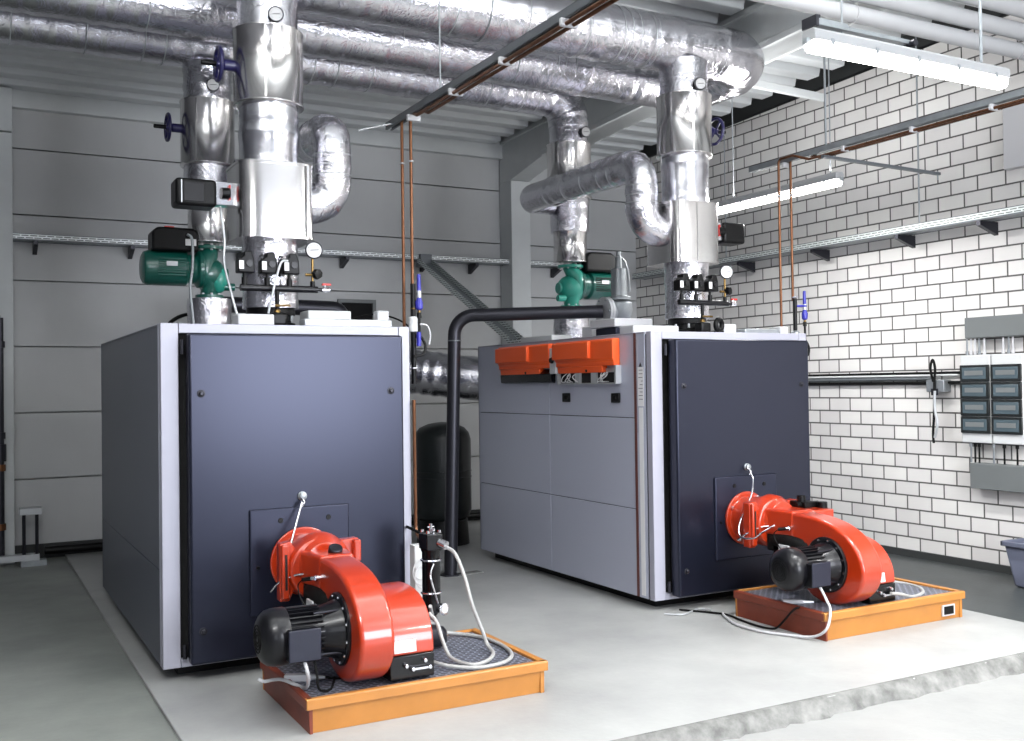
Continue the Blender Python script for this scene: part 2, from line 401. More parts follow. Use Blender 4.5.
# rafter with haunch, and its column
mb = MB(); prof = [(10.7, 4.06), (9.9, 4.20), (8.5, 4.255), (-3.4, 4.255+.034*11.9), (-3.4, ceil_z(-3.4)+.14), (10.94, ceil_z(10.94)+.14), (10.94, 4.06)]
mb.prism(prof, 'x', 5.78, 6.04); mb.prism([(10.94, 4.52), (-3.4, ceil_z(-3.4)-.02), (-3.4, ceil_z(-3.4)+.03), (10.94, 4.57)], 'x', 5.745, 6.075)
mb.prism([(9.9, 4.20), (8.5, 4.255), (-3.4, 4.255+.034*11.9), (-3.4, 4.31+.034*11.9), (8.5, 4.31), (9.9, 4.255)], 'x', 5.755, 6.065)
struct(mb.build('trim_2', 'conc_beam', bevel=.006))
struct(MB().box(5.78, 6.04, 10.65, 10.95, -.02, 4.06).build('trim_3', 'conc_beam', bevel=.008))
mb = MB(); mb.box(-.3, .42, 10.7, 10.95, -.02, 4.07); mb.box(-.3, .42, 10.7, 10.95, 4.085, 4.5)
struct(mb.build('trim_4', 'conc_beam', bevel=.008))
# cross strut under the deck near the brick wall
struct(MB().beam((5.9, 7.2, 4.40), (7.4, 7.2, 4.36), .05, .07).build('trim_5', 'conc_beam', bevel=.004))
# unseen front and left walls; window openings added for light and metal reflections
mb = MB()
for z0, z1 in ((-.3, .7), (3.6, 5.05)): mb.box(-3.2, 8.05, -3.6, -3.5, z0, z1)
for x0, x1 in ((-3.2, -2.4), (-.6, 2.7), (6.1, 8.05)): mb.box(x0, x1, -3.6, -3.5, .7, 3.6)
struct(mb.build('wall_front', 'hall'))
mb = MB(); mb.box(-3.3, -3.2, -3.6, 11.1, -.3, 5.05); struct(mb.build('wall_left', 'hall'))

# ------------------------------------------------------------------ boilers
def boiler(x0, label, sidem, seams):
    # front plane y=5.83, body x0..x0+1.475, depth to 8.55, z .07..1.97
    t = thing('boiler', label, 'boiler', (x0+.737, 7.2, 0))
    x1 = x0+1.475
    MB().box(x0+.1, x1-.1, 5.95, 8.45, 0, .07).build('plinth', 'black', t)
    MB().box(x0+.01, x1-.01, 5.86, 8.53, .075, 1.955).build('body', 'dark', t)
    # side panels, left and right, with narrow open seams
    for sx in (0, 1):
        X0, X1 = (x0, x0+.012) if sx == 0 else (x1-.012, x1)
        if seams:
            cols = [(6.03, 7.237), (7.243, 8.55)]; rows = [(.072, .695), (.70, 1.352), (1.357, 1.968)]
        else:
            cols = [(5.915, 8.55)]; rows = [(.072, .60), (.604, 1.968)]
        for a, b_ in cols:
            for c, d in rows:
                MB().box(X0, X1, a, b_, c, d).build('side_panel', sidem, t, bevel=.003)
        if seams: MB().box(X0, X1, 5.9, 6.005, .072, 1.966).build('corner_panel', sidem, t, bevel=.003)
    if not seams: MB().box(x0-.001, x0+.012, 5.885, 5.909, .072, 1.968).build('edge_trim', 'trim', t, bevel=.002)
    MB().box(x0, x1, 5.9, 8.55, 1.957, 1.972).build('top_panel', 'trim', t, bevel=.003)
    MB().box(x0, x1, 8.535, 8.55, .072, 1.955).build('back_panel', sidem, t)
    # light front frame
    mb = MB(); fw = .095
    mb.box(x0, x0+fw, 5.82, 5.88, .07, 1.972); mb.box(x1-.07, x1, 5.82, 5.88, .07, 1.972)
    pieces(mb, 'front_post', 'trim', t, bevel=.004)
    mb = MB(); mb.box(x0+fw+.003, x1-.073, 5.822, 5.88, 1.918, 1.971); mb.box(x0+fw+.003, x1-.073, 5.822, 5.88, .07, .115)
    pieces(mb, 'front_frame', 'trim', t, bevel=.003)
    # swing door
    dx0, dx1 = x0+.128, x0+1.385
    d = MB().box(dx0, dx1, 5.705, 5.80, .10, 1.912).build('door', 'door', t, bevel=.014, bseg=3)
    MB().box(dx0+.012, dx1-.03, 5.795, 5.825, .12, 1.90).build('door_seal', 'rubber', t)
    for bx, bz in ((.065, 1.58), (1.175, 1.58), (.065, .28), (1.175, .28)):
        mb = MB(); mb.lathe((dx0+bx, 5.706, bz), (0, -1, 0), [(0, .022), (.004, .022), (.006, .012), (.018, .012), (.021, .008), (.021, 0)], 20)
        mb.build('door_bolt', 'steel_dark', d)
    # hinge pins at the left edge
    for z in (.16, 1.84):
        MB().cyl((x0+.112, 5.80, z-.04), (x0+.112, 5.80, z+.04), .011, 14).build('hinge', 'steel_dark', t)
    cx = x0+.737
    p = MB().box(cx-.29, cx+.29, 5.688, 5.706, .33, .925).build('burner_plate', 'plate', t, bevel=.02, bseg=4)
    for bx in (-.115, .165):
        MB().lathe((cx+bx, 5.689, .855), (0, -1, 0), [(0, .016), (.006, .014), (.006, 0)], 14).build('bolt', 'black', p)
    MB().lathe((cx-.245, 5.689, .6), (0, -1, 0), [(0, .011), (.006, .01), (.006, 0)], 14).build('bolt', 'black', p)
    # sight glass above the plate
    sg = MB().lathe((cx+.015, 5.706, .985), (0, -1, 0), [(0, .026), (.012, .026), (.016, .02), (.03, .02), (.034, .012), (.034, 0)], 24).build('sight_glass', 'galv', t)
    MB().tube(spline([(cx, 5.68, .98), (cx+.012, 5.655, .955), (cx-.005, 5.65, .93)], 5), .007, 10).build('nipple', 'chrome', sg)
    return t
B1 = boiler(.953, 'large boiler on the left with slate-blue door and dark plain side', 'side_dark', False)
B2 = boiler(4.263, 'large boiler on the right with dark door, grey panelled side and control units', 'side', True)
# extra bits on the right boiler's visible side
X = 4.263
for y in (6.96, 6.26):
    s = MB().box(X-.022, X, y-.055, y+.045, 1.462, 1.535).build('plug_socket', 'black', B2, bevel=.006)
    MB().box(X-.034, X-.022, y-.035, y-.005, 1.485, 1.515).build('plug', 'rubber', s, bevel=.003)
MB().box(X-.004, X+.003, 6.006, 6.029, .075, 1.966).build('seam_strip', mat('seam_brown', (92, 50, 44), .5), B2)
lb = MB().box(X-.002, X, 5.915, 5.985, 1.44, 1.72).build('type_plate', 'label', B2)
lb['label'] = 'pale printed type plate on the corner panel'
mb = MB(); rnd = random.Random(5)
for k in range(9):
    z = 1.70-.026*k; mb.box(X-.0027, X-.002, 5.925, 5.925+rnd.choice((.05, .035, .045, .02)), z-.004, z)
mb.prism([(5.93, 1.722), (5.97, 1.722), (5.95, 1.755)], 'x', X-.0027, X-.002)
mb.build('printing', 'ink', lb, smooth=False)
MB().box(X-.002, X, 5.925, 5.975, .09, 1.43).build('scale_strip', 'label', B2)
MB().box(X-.0015, X, 5.985, 6.0, 1.25, 1.92).build('edge_strip', 'trim', B2)

# orange controller hoods on the side of the right boiler
def controller(y0, y1, base_open, label):
    t = thing('boiler_controller', label, 'control unit', (X, (y0+y1)/2, 1.55), 'orange control units on the right boiler')
    # profile in (x, z): hood leans out over the panel
    L = y1-y0
    hood = MB()
    hood.prism([(X-.004, 1.94), (X-.06, 1.94), (X-.072, 1.925), (X-.072, 1.79), (X-.06, 1.775), (X-.06, 1.74), (X-.004, 1.74)], 'y', y0, y1)
    hood.prism([(X-.004, 1.74), (X-.058, 1.74), (X-.05, 1.69), (X-.004, 1.69)], 'y', y0+L*.2, y1-L*.02)
    hood.prism([(X-.06, 1.932), (X-.098, 1.925), (X-.098, 1.80), (X-.06, 1.795)], 'y', y0+L*.36, y1-.0)
    hood.build('hood', 'orange', t, bevel=.006)
    k = MB().lathe((X-.052, y0+L*.47, 1.712), (-1, 0, 0), [(-.02, .018), (0, .018), (.002, .014), (.002, 0)], 18)
    k.build('lock', 'black', t)
    if base_open:
        mb = MB(); mb.box(X-.05, X-.001, y0-.01, y0+.012, 1.61, 1.74); mb.box(X-.05, X-.001, y1-.02, y1+.004, 1.61, 1.74)
        mb.box(X-.05, X-.001, y0, y1, 1.603, 1.612); mb.box(X-.02, X-.001, y0, y1, 1.61, 1.72)
        for q in (.32, .6): mb.box(X-.045, X-.02, y0+L*q, y0+L*q+.07, 1.612, 1.69)
        mb.build('terminal_frame', 'galv_light', t)
        MB().box(X-.025, X-.02, y0+.02, y1-.02, 1.613, 1.69).build('terminal_recess', 'dark', t)
        rnd = random.Random(9); mb = MB()
        for k in range(9):
            yy = y0+L*rnd.choice((.15, .2, .25, .68, .75, .8, .85)); 
            mb.tube(spline([(X-.03, yy, 1.69), (X-.06, yy+rnd.uniform(-.05, .05), 1.66), (X-.055, yy+rnd.uniform(-.08, .08), 1.625), (X-.03, yy+rnd.uniform(-.05, .05), 1.62)], 5), .0045, 6)
        pieces(mb, 'wire', 'white', t)
    else:
        MB().prism([(X-.002, 1.735), (X-.055, 1.69), (X-.05, 1.625), (X-.002, 1.615)], 'y', y0, y1-.015).build('lower_case', 'blackgloss', t, bevel=.006)
    return t
controller(7.13, 8.02, False, 'orange control unit over a black lower case, further one on the boiler side')
controller(6.20, 7.03, True, 'orange control unit with loose white wires below, nearer one on the boiler side')
t = thing('switch_box', 'small white switch box between the two orange control units', 'switch box', (X, 7.08, 1.70))
MB().box(X-.062, X-.001, 7.03, 7.13, 1.69, 1.90).build('case', 'white', t, bevel=.008)
MB().lathe((X-.062, 7.08, 1.80), (-1, 0, 0), [(0, .026), (.008, .026), (.022, .02), (.022, 0)], 20).build('knob', 'black', t)

# flat casings lying on the boiler tops
def casing(x0, x1, y0, y1, z0, z1, m, label):
    o = MB().box(x0, x1, y0, y1, z0, z1).build('casing', m, bevel=.008, origin=((x0+x1)/2, (y0+y1)/2, z0)); tag(o, label, 'casing'); return o
zt = 1.973
casing(1.40, 1.615, 5.92, 6.06, zt, 2.04, 'white', 'long white casing on top front of the left boiler, left of the stand pipe')
casing(1.80, 2.36, 5.93, 6.05, zt, 2.02, 'galv_light', 'low grey casing along the top front edge of the left boiler')
casing(1.88, 2.16, 6.12, 6.3, zt, 2.085, 'cab', 'raised pale casing on the left boiler behind the low grey one')
casing(2.32, 2.40, 6.08, 6.16, zt, 2.09, 'white', 'small white box at the top right corner of the left boiler')
casing(4.42, 4.78, 6.50, 6.85, 2.045, 2.112, 'white', 'raised white casing on a dark base at the front left of the right boiler top')
casing(4.44, 4.60, 6.52, 6.80, zt, 2.042, 'door', 'dark blue-grey base block under the raised white casing on the right boiler')
casing(4.34, 4.76, 6.14, 6.32, zt, 2.035, 'white', 'low white casing before the raised one on the right boiler top')
casing(4.50, 4.66, 6.95, 7.1, zt, 2.075, 'white', 'short white casing behind the safety valve on the right boiler')
casing(4.36, 4.56, 7.35, 7.9, zt, 2.025, 'cab', 'long pale casing toward the rear of the right boiler top')
casing(5.08, 5.20, 6.0, 6.12, zt, 2.045, 'white', 'short white casing right of the stand pipe on the right boiler')
casing(5.24, 5.60, 5.95, 6.10, zt, 2.01, 'galv', 'flat grey casing on the right side of the right boiler top')
casing(5.58, 5.66, 5.93, 6.06, zt, 2.03, 'white', 'tiny white box by the copper pipes on the right boiler')

# ------------------------------------------------------------------ burners
def burner(cx, label):
    t = thing('burner', label, 'burner', (cx, 5.1, .16))
    fl = MB().lathe((cx, 5.687, .62), (0, -1, 0), [(0, .188), (.018, .193), (.024, .188), (.024, .155), (.10, .15), (.13, .155)], 48).build('flange', 'red', t, bevel=.003)
    for k in range(4):
        a = PI/4+k*PI/2+.25
        MB().lathe((cx+.171*math.cos(a), 5.665, .62+.171*math.sin(a)), (0, -1, 0), [(0, .013), (.016, .013), (.017, 0)], 6).build('bolt', 'chrome', fl)
    # hinge frame
    mb = MB()
    mb.prism([(cx-.212, .50), (cx-.212, .765), (cx-.15, .775), (cx-.13, .74), (cx-.13, .52), (cx-.16, .455), (cx-.212, .455)], 'y', 5.40, 5.47)
    mb.prism([(cx+.12, .66), (cx+.12, .76), (cx+.235, .765), (cx+.235, .62), (cx+.19, .62), (cx+.17, .66)], 'y', 5.40, 5.47)
    mb.lathe((cx, 5.56, .62), (0, -1, 0), [(0, .165), (.12, .175), (.18, .17), (.2, .16)], 44)
    mb.box(cx-.207, cx-.165, 5.375, 5.42, .47, .76); mb.box(cx+.195, cx+.235, 5.36, 5.42, .64, .76)
    h = mb.build('hinge_frame', 'red', t, bevel=.008)
    MB().box(cx-.19, cx-.178, 5.3725, 5.3755, .52, .71).build('hinge_slot', 'dark', h)
    # volute housing: side profile (y, z) extruded along x
    pr = [(5.46, .725), (5.25, .722), (5.05, .715), (4.9, .70), (4.76, .665), (4.64, .60), (4.555, .50), (4.525, .39), (4.56, .285), (4.65, .205), (4.77, .165), (4.9, .168), (5.01, .215), (5.075, .30), (5.09, .40), (5.10, .49), (5.16, .545), (5.30, .555), (5.46, .555)]
    sp_ = [(p.x, p.y) for p in [Vector((a, b_, 0)) for a, b_ in pr[:1]]] + [(q.x, q.y) for q in spline([(a, b_, 0) for a, b_ in pr[1:-1]], 5)] + [pr[-1]]
    mb = MB(); mb.prism(sp_, 'x', cx-.075, cx+.10)
    mb.prism([(cx-.12, 5.44), (cx+.15, 5.44), (cx+.11, 5.12), (cx-.078, 5.12)], 'z', .552, .728)
    mb.build('volute_housing', 'red', t, bevel=.02, bseg=4, ang=50)
    # round collar where the duct meets the head
    mb = MB(); mb.lathe((cx+.02, 5.46, .645), (0, -1, 0), [(0, .165), (.06, .16), (.10, .14), (.14, .12), (.14, 0)], 40)
    mb.build('burner_head_collar', 'red', t, bevel=.003)
    # right-hand cover with its black foot bracket
    pr2 = [(4.655, .285), (4.662, .36), (4.69, .43), (4.75, .50), (4.85, .55), (5.0, .565), (5.14, .55), (5.2, .50), (5.2, .285)]
    s2 = [pr2[0]] + [(q.x, q.y) for q in spline([(a, b_, 0) for a, b_ in pr2[:-1]], 5)][1:] + [pr2[-1]]
    cv = MB().prism(s2, 'x', cx+.095, cx+.355).build('side_cover', 'red', t, bevel=.014, bseg=3, ang=50)
    lab = MB().obox((cx+.20, 4.6545, .328), (1, 0, 0), .003, .058, .115, (0, .12, 1)).build('rating_plate', 'label', cv)
    mb = MB()
    for k in range(4): mb.box(cx+.155, cx+.155+(.08, .06, .085, .04)[k], 4.6495, 4.651, .345-.012*k, .3475-.012*k)
    mb.build('rating_print', mat('pale_print', (165, 165, 165), .6), lab, smooth=False)
    bk = MB(); bk.prism([(cx+.12, .166), (cx+.12, .283), (cx+.355, .283), (cx+.355, .166)], 'y', 4.655, 5.1)
    fb = bk.build('foot_bracket', 'blackgloss', t, bevel=.006)
    mb = MB()
    for q in ((cx+.20, .235), (cx+.235, .215), (cx+.30, .25), (cx+.325, .215)):
        mb.lathe((q[0], 4.656, q[1]), (0, -1, 0), [(0, .013), (.012, .013), (.024, .009), (.026, 0)], 12)
    mb.beam((cx+.235, 4.64, .215), (cx+.325, 4.64, .215), .008, .01); mb.build('lever_linkage', 'chrome', fb)
    # motor
    yc, zc = 4.83, .415
    dsk = MB().lathe((cx-.074, yc, zc), (-1, 0, 0), [(0, .178), (.012, .178), (.018, .172), (.018, 0)], 48).build('motor_flange', 'motor', t)
    for k in range(12):
        a = 2*PI*k/12+.2
        MB().lathe((cx-.092, yc+.160*math.cos(a), zc+.160*math.sin(a)), (-1, 0, 0), [(0, .008), (.006, .007), (.006, 0)], 8).build('bolt', 'chrome', dsk)
    mo = MB().lathe((cx-.09, yc, zc), (-1, 0, 0), [(0, .145), (.03, .135), (.09, .118), (.10, .112), (.28, .112), (.285, 0)], 44).build('motor', 'motor', t, bevel=.003)
    mb = MB()
    for k in range(30):
        a = 2*PI*k/30; d = Vector((0, math.cos(a), math.sin(a)))
        mb.obox(Vector((cx-.275, yc, zc))+d*.12, (1, 0, 0), .005, .026, .17, d)
    mb.build('cooling_fins', 'motor', mo)
    MB().lathe((cx-.355, yc, zc), (-1, 0, 0), [(-.006, .134), (0, .137), (.055, .137), (.085, .13), (.108, .112), (.122, .088), (.125, .08), (.125, 0)], 44).build('fan_cover', 'motor', mo, ang=50)
    mb = MB()
    for r_ in (.02, .035, .05, .065): mb.torus((cx-.481, yc, zc), (1, 0, 0), r_, .0025, 28, 6)
    mb.build('fan_grille', 'rubber', mo)
    tb = MB().box(cx-.375, cx-.23, yc-.175, yc-.09, zc-.095, zc+.055).build('terminal_box', 'motor', mo, bevel=.008)
    MB().box(cx-.38, cx-.225, yc-.183, yc-.173, zc-.09, zc+.06).build('lid', 'lid', tb, bevel=.005)
    # tension rods
    mb = MB()
    for a in (.9, 2.2, -.6, -2.4): mb.cyl((cx-.10, yc+.135*math.cos(a), zc+.135*math.sin(a)), (cx-.23, yc+.13*math.cos(a), zc+.13*math.sin(a)), .007, 8)
    pieces(mb, 'tie_rod', 'steel_dark', mo)
    # air damper below the duct
    mb = MB(); mb.tube(spline([(cx-.04, 5.36, .50), (cx-.06, 5.26, .515), (cx-.06, 5.10, .505), (cx-.05, 5.0, .49)], 5), [.05]*3+[.056]*10+[.045]*3, 16)
    mb.box(cx-.10, cx+.08, 5.08, 5.36, .44, .555); mb.build('air_damper', 'rubber', t, bevel=.012)
    lb = MB().box(cx-.125, cx-.1, 5.12, 5.22, .36, .50).build('servo_box', 'white', t, bevel=.004)
    MB().box(cx-.1262, cx-.125, 5.13, 5.21, .45, .462).build('servo_print', 'ink', lb)
    MB().box(cx-.1, cx+.1, 5.08, 5.3, .25, .50).build('damper_box', 'black', t, bevel=.01)
    # flame sensor on the duct side, knob on top, wire loops
    sn = MB(); sn.cyl((cx-.075, 5.14, .615), (cx-.10, 5.14, .615), .016, 14); sn.cyl((cx-.10, 5.14, .615), (cx-.12, 5.155, .612), .011, 12)
    so = sn.build('flame_sensor', 'chrome', t)
    MB().cyl((cx-.115, 5.15, .613), (cx-.15, 5.19, .605), .012, 12).build('sensor_plug', 'black', so)
    MB().tube(spline([(cx-.15, 5.19, .605), (cx-.17, 5.21, .57), (cx-.16, 5.18, .50), (cx-.13, 5.15, .45)], 6), .0035, 6).build('sensor_wire', 'black', so)
    MB().tube(spline([(cx-.074, 5.31, .61), (cx-.14, 5.36, .60), (cx-.21, 5.42, .56), (cx-.235, 5.50, .50)], 6), .006, 8).build('hinge_wire', 'chrome', t)
    kb = MB(); kb.lathe((cx+.035, 5.22, .72), (0, -.5, 1), [(0, .038), (.035, .038), (.04, .034), (.04, 0)], 24)
    return t, kb
t1, kb = burner(1.70, 'red burner with black motor mounted on the left boiler door')
kb.build('adjuster_cap', 'steel_dark', t1)
t2, kb = burner(4.98, 'orange-red burner with black motor mounted on the right boiler door')
kb.bm.free()
mb = MB(); cx = 4.98
mb.box(cx+.16, cx+.28, 5.25, 5.42, .70, .76); mb.cyl((cx+.20, 5.33, .70), (cx+.20, 5.33, .80), .03, 16); mb.cyl((cx+.29, 5.22, .66), (cx+.29, 5.22, .76), .035, 16)
mb.cyl((cx+.13, 5.3, .74), (cx+.33, 5.3, .74), .018, 14); mb.build('fuel_valve', 'black', t2, bevel=.004)
MB().box(cx+.10, cx+.30, 5.12, 5.45, .58, .72).build('valve_block', 'red', t2, bevel=.01)
# sight-glass wires (each belongs to its boiler)
w = MB().tube(spline([(1.688, 5.65, .955), (1.665, 5.63, .9), (1.60, 5.55, .766), (1.57, 5.50, .70), (1.56, 5.47, .62)], 6), .006, 8).build('sight_glass_tube', 'chrome'); tag(w, 'thin silver tube from the left boiler sight glass down to the red burner', 'tube')
w = MB().tube(spline([(4.998, 5.65, .955), (5.0, 5.62, .90), (4.93, 5.56, .80), (4.83, 5.52, .70), (4.76, 5.50, .60), (4.74, 5.46, .53), (4.76, 5.36, .53), (4.80, 5.30, .58), (4.90, 5.28, .625)], 6), .006, 8).build('sight_glass_tube', 'chrome'); tag(w, 'thin silver tube looping from the right boiler sight glass around the burner flange', 'tube')

# ------------------------------------------------------------------ drip trays
def tray(x0, label, plate, H=.165):
    x1 = x0+1.255; y0, y1 = 4.60, 5.43
    t = thing('drip_tray', label, 'drip tray', ((x0+x1)/2, 5.1, 0))
    def wall(name, pr, axis, a, b_, m): return MB().prism(pr, axis, a, b_).build(name, m, t, bevel=.002)
    i = .018
    mb = MB(); mb.prism([(y0-.012, H-.05), (y0-.012, H-.007), (y0-.006, H), (y0+.02, H), (y0+.02, H-.055)], 'x', x0-.011, x1+.021)
    mb.prism([(y0+.002, H-.048), (y0+.02, H-.048), (y0+.02, 0), (y0+.012, 0)], 'x', x0+.004, x1+.003)
    mb.build('front_wall', 'yelor', t, bevel=.002)
    wall('back_wall', [(y1-.02, 0), (y1-.02, H), (y1, H), (y1, H-.05), (y1-.012, 0)], 'x', x0, x1, 'yelor')
    wall('right_wall', [(x1-.02, 0), (x1-.02, H), (x1+.016, H), (x1+.022, H-.007), (x1+.022, H-.05), (x1+.004, H-.054), (x1+.003, 0)], 'y', y0, y1, 'yelor')
    o = wall('left_wall', [(x0+.02, 0), (x0+.02, H), (x0-.006, H), (x0-.012, H-.007), (x0-.012, H-.05), (x0+.001, H-.054), (x0+.004, 0)], 'y', y0-.0, y1, 'russet')
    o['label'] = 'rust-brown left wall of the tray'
    MB().box(x0+.02, x1-.02, y0+.02, y1-.02, 0, .02).build('bottom', 'russet', t)
    MB().box(x0+.022, x1-.022, y0+.022, y1-.022, H-.024, H-.012).build('grating', 'grating', t, bevel=.002)
    if plate:
        p = MB().box(x1-.195, x1-.075, y0-.004, y0+.006, .028, .100).build('name_plate', 'white', t)
        MB().box(x1-.182, x1-.088, y0-.0055, y0-.0035, .037, .091).build('plate_field', 'black', p)
    return t
tray(1.395, 'orange drip tray with dark grating in front of the left boiler', False)
tray(4.650, 'orange drip tray with small black plate in front of the right boiler', True, .176)

# hoses and cables round the trays
def cable(name, pts, r, m, label, cat='cable', n=7, seg=10, grp=None):
    o = MB().tube(spline(pts, n), r, seg).build(name, m, origin=pts[0]); tag(o, label, cat, grp); return o
cable('fuel_hose', [(2.40, 5.28, .69), (2.43, 5.2, .66), (2.45, 5.12, .54), (2.46, 5.05, .40), (2.50, 5.00, .25), (2.515, 4.98, .185), (2.49, 4.86, .168), (2.39, 4.74, .168), (2.29, 4.72, .168), (2.24, 4.86, .18), (2.235, 4.95, .249), (2.225, 5.0, .336), (2.20, 5.05, .38)], .0105, 'hose', 'braided grey hose arching from the black fuel filter onto the left tray', 'hose')
cable('fuel_hose', [(2.24, 5.12, .40), (2.32, 5.25, .28), (2.42, 5.36, .19), (2.52, 5.34, .168), (2.60, 5.20, .166), (2.615, 5.0, .166), (2.57, 4.80, .166), (2.46, 4.68, .166), (2.30, 4.66, .166), (2.17, 4.74, .175), (2.10, 4.84, .19), (2.08, 4.9, .21)], .0105, 'hose', 'grey hose lying in a wide loop on the grating of the left tray', 'hose')
cable('fuel_hose', [(5.34, 5.06, .40), (5.42, 5.05, .40), (5.47, 5.0, .34), (5.50, 4.93, .25), (5.53, 4.88, .166)], .012, 'hose', 'grey hose dropping steeply beside the right red burner', 'hose')
cable('fuel_hose', [(5.33, 5.2, .22), (5.50, 5.22, .168), (5.72, 5.16, .166), (5.83, 5.03, .166), (5.80, 4.86, .166), (5.68, 4.73, .166), (5.50, 4.66, .172), (5.35, 4.635, .21), (5.26, 4.625, .225)], .011, 'hose', 'grey hose curling over the right corner of the right tray', 'hose')
cable('power_cable', [(4.68, 4.67, .325), (4.69, 4.62, .24), (4.675, 4.58, .19), (4.62, 4.56, .09), (4.60, 4.66, .025), (4.53, 4.83, .012), (4.46, 5.0, .012), (4.46, 5.2, .012), (4.55, 5.42, .012), (4.60, 5.50, .012)], .0085, 'white', 'white power cable looping off the right tray onto the floor')
cable('power_cable', [(4.42, 5.75, .009), (4.47, 5.68, .009), (4.54, 5.58, .009), (4.59, 5.45, .012), (4.575, 5.297, .009), (4.555, 5.1, .009), (4.59, 4.98, .012), (4.60, 4.90, .08), (4.622, 4.82, .168), (4.70, 4.80, .156)], .007, 'rubber', 'black power cable snaking along the floor by the right tray')
cable('power_cable', [(4.25, 5.70, .009), (4.35, 5.62, .009), (4.45, 5.66, .009), (4.56, 5.70, .009), (4.60, 5.62, .009)], .006, 'galv_light', 'thin grey cable on the floor beneath the right boiler door')
for cxx, dz, lbl in ((1.70, 0, 'left'), (4.98, 0, 'right')):
    t = thing('cable_connector', 'white plug connector lying on the %s tray grating under the motor' % lbl, 'plug', (cxx-.25, 4.97, .151))
    MB().beam((cxx-.305, 4.995, .168), (cxx-.19, 4.93, .168), .045, .034).build('plug_body', 'white', t, bevel=.006)
    MB().cyl((cxx-.19, 4.93, .168), (cxx-.13, 4.895, .168), .015, 16, .008).build('strain_relief', 'galv_light', t)
    MB().tube(spline([(cxx-.13, 4.895, .168), (cxx-.05, 4.87, .158), (cxx+.05, 4.9, .156)], 6), .005, 8).build('lead', 'rubber', t)
cable('power_cable', [(1.40, 4.68, .325), (1.41, 4.66, .27), (1.43, 4.72, .20), (1.435, 4.79, .162), (1.40, 4.84, .172), (1.36, 4.90, .185), (1.33, 4.96, .175), (1.29, 4.99, .165), (1.265, 5.0, .18)], .0085, 'white', 'white cable drooping over the left edge of the left tray')
cable('power_cable', [(1.45, 4.68, .325), (1.455, 4.66, .25), (1.47, 4.67, .18), (1.54, 4.72, .158), (1.62, 4.9, .157)], .006, 'rubber', 'short black cable hanging from the left motor terminal box')

# fuel filter column at the right edge of the left boiler
t = thing('fuel_filter', 'black fuel filter column with chrome clamps beside the left boiler', 'filter', (2.34, 5.33, .15))
mb = MB(); mb.lathe((2.34, 5.33, .30), (0, 0, 1), [(0, .03), (.03, .052), (.36, .052), (.37, .058), (.38, .058)], 28); mb.build('filter_bowl', 'blackgloss', t)
mb = MB(); mb.box(2.29, 2.39, 5.27, 5.39, .675, .765); mb.build('filter_head', 'blackgloss', t, bevel=.006)
for q in ((2.305, 5.29), (2.375, 5.29), (2.305, 5.37), (2.375, 5.37)): MB().cyl((q[0], q[1], .77), (q[0], q[1], .785), .01, 8).build('bolt', 'chrome', t)
mb = MB(); mb.cyl((2.34, 5.33, .77), (2.34, 5.33, .82), .01, 10); mb.cyl((2.32, 5.33, .80), (2.36, 5.33, .80), .006, 8); mb.build('bleed_screw', 'chrome', t)
for z in (.43, .615): MB().torus((2.34, 5.33, z), (0, 0, 1), .055, .007, 28, 8).build('clamp', 'chrome', t)
mb = MB(); mb.cyl((2.37, 5.28, .715), (2.395, 5.24, .70), .026, 16); mb.build('hose_union', 'chrome', t)
g = MB().lathe((2.385, 5.27, .34), (.25, -1, 0), [(-.02, .03), (.012, .034), (.014, .028), (.014, 0)], 24).build('vacuum_gauge', 'chrome', t)
MB().lathe((2.385, 5.27, .34), (.25, -1, 0), [(.0145, .022), (.0155, .022), (.0155, 0)], 24).build('gauge_dial', 'gauge', g)
mb = MB(); mb.lathe((2.30, 5.25, .27), (.6, -1, 0), [(-.05, .05), (0, .055), (.02, .05), (.025, 0)], 24); mb.build('pump_body', 'chrome', t)
mb = MB(); mb.lathe((2.22, 5.20, .22), (1, -.5, 0), [(0, .06), (.06, .065), (.12, .055), (.14, .03), (.14, 0)], 24); mb.box(2.2, 2.32, 5.16, 5.3, .15, .20); mb.build('pump_motor', 'steel_dark', t, bevel=.004)
MB().tube(spline([(2.33, 5.27, .60), (2.30, 5.25, .54), (2.32, 5.24, .45), (2.345, 5.25, .38)], 6), .005, 8).build('capillary', 'chrome', t)
t = thing('junction_column', 'narrow pale upright box with coiled wires beside the left boiler front', 'box', (2.40, 5.62, 0))
MB().box(2.345, 2.425, 5.58, 5.66, 0, .66).build('case', 'cab', t, bevel=.006)
mb = MB()
for k, (R_, dz) in enumerate(((.06, .52), (.075, .50), (.07, .47))): mb.torus((2.385+.006*k, 5.565-.006*k, dz), (.2, -1, .15*k), R_, .004, 30, 6)
pieces(mb, 'coiled_wire', 'white', t)
cable('copper_fuel_line', [(2.445, 5.80, 1.52), (2.447, 5.80, .9), (2.447, 5.78, .70), (2.447, 5.60, .66)], .011, 'copper', 'vertical copper fuel line at the right front edge of the left boiler', 'pipe')
cable('fuel_line', [(2.46, 6.4, .72), (2.40, 5.85, .74), (2.36, 5.42, .73)], .009, 'rubber', 'dark thin pipe running into the back of the black filter head', 'pipe')
# steel angle on the floor beyond the left tray
o = MB(); o.beam((2.47, 5.72, .02), (2.70, 5.18, .02), .03, .04); o = o.build('steel_angle', 'rail', origin=(2.58, 5.45, 0)); tag(o, 'dark steel angle lying at the back right of the left tray', 'angle iron')

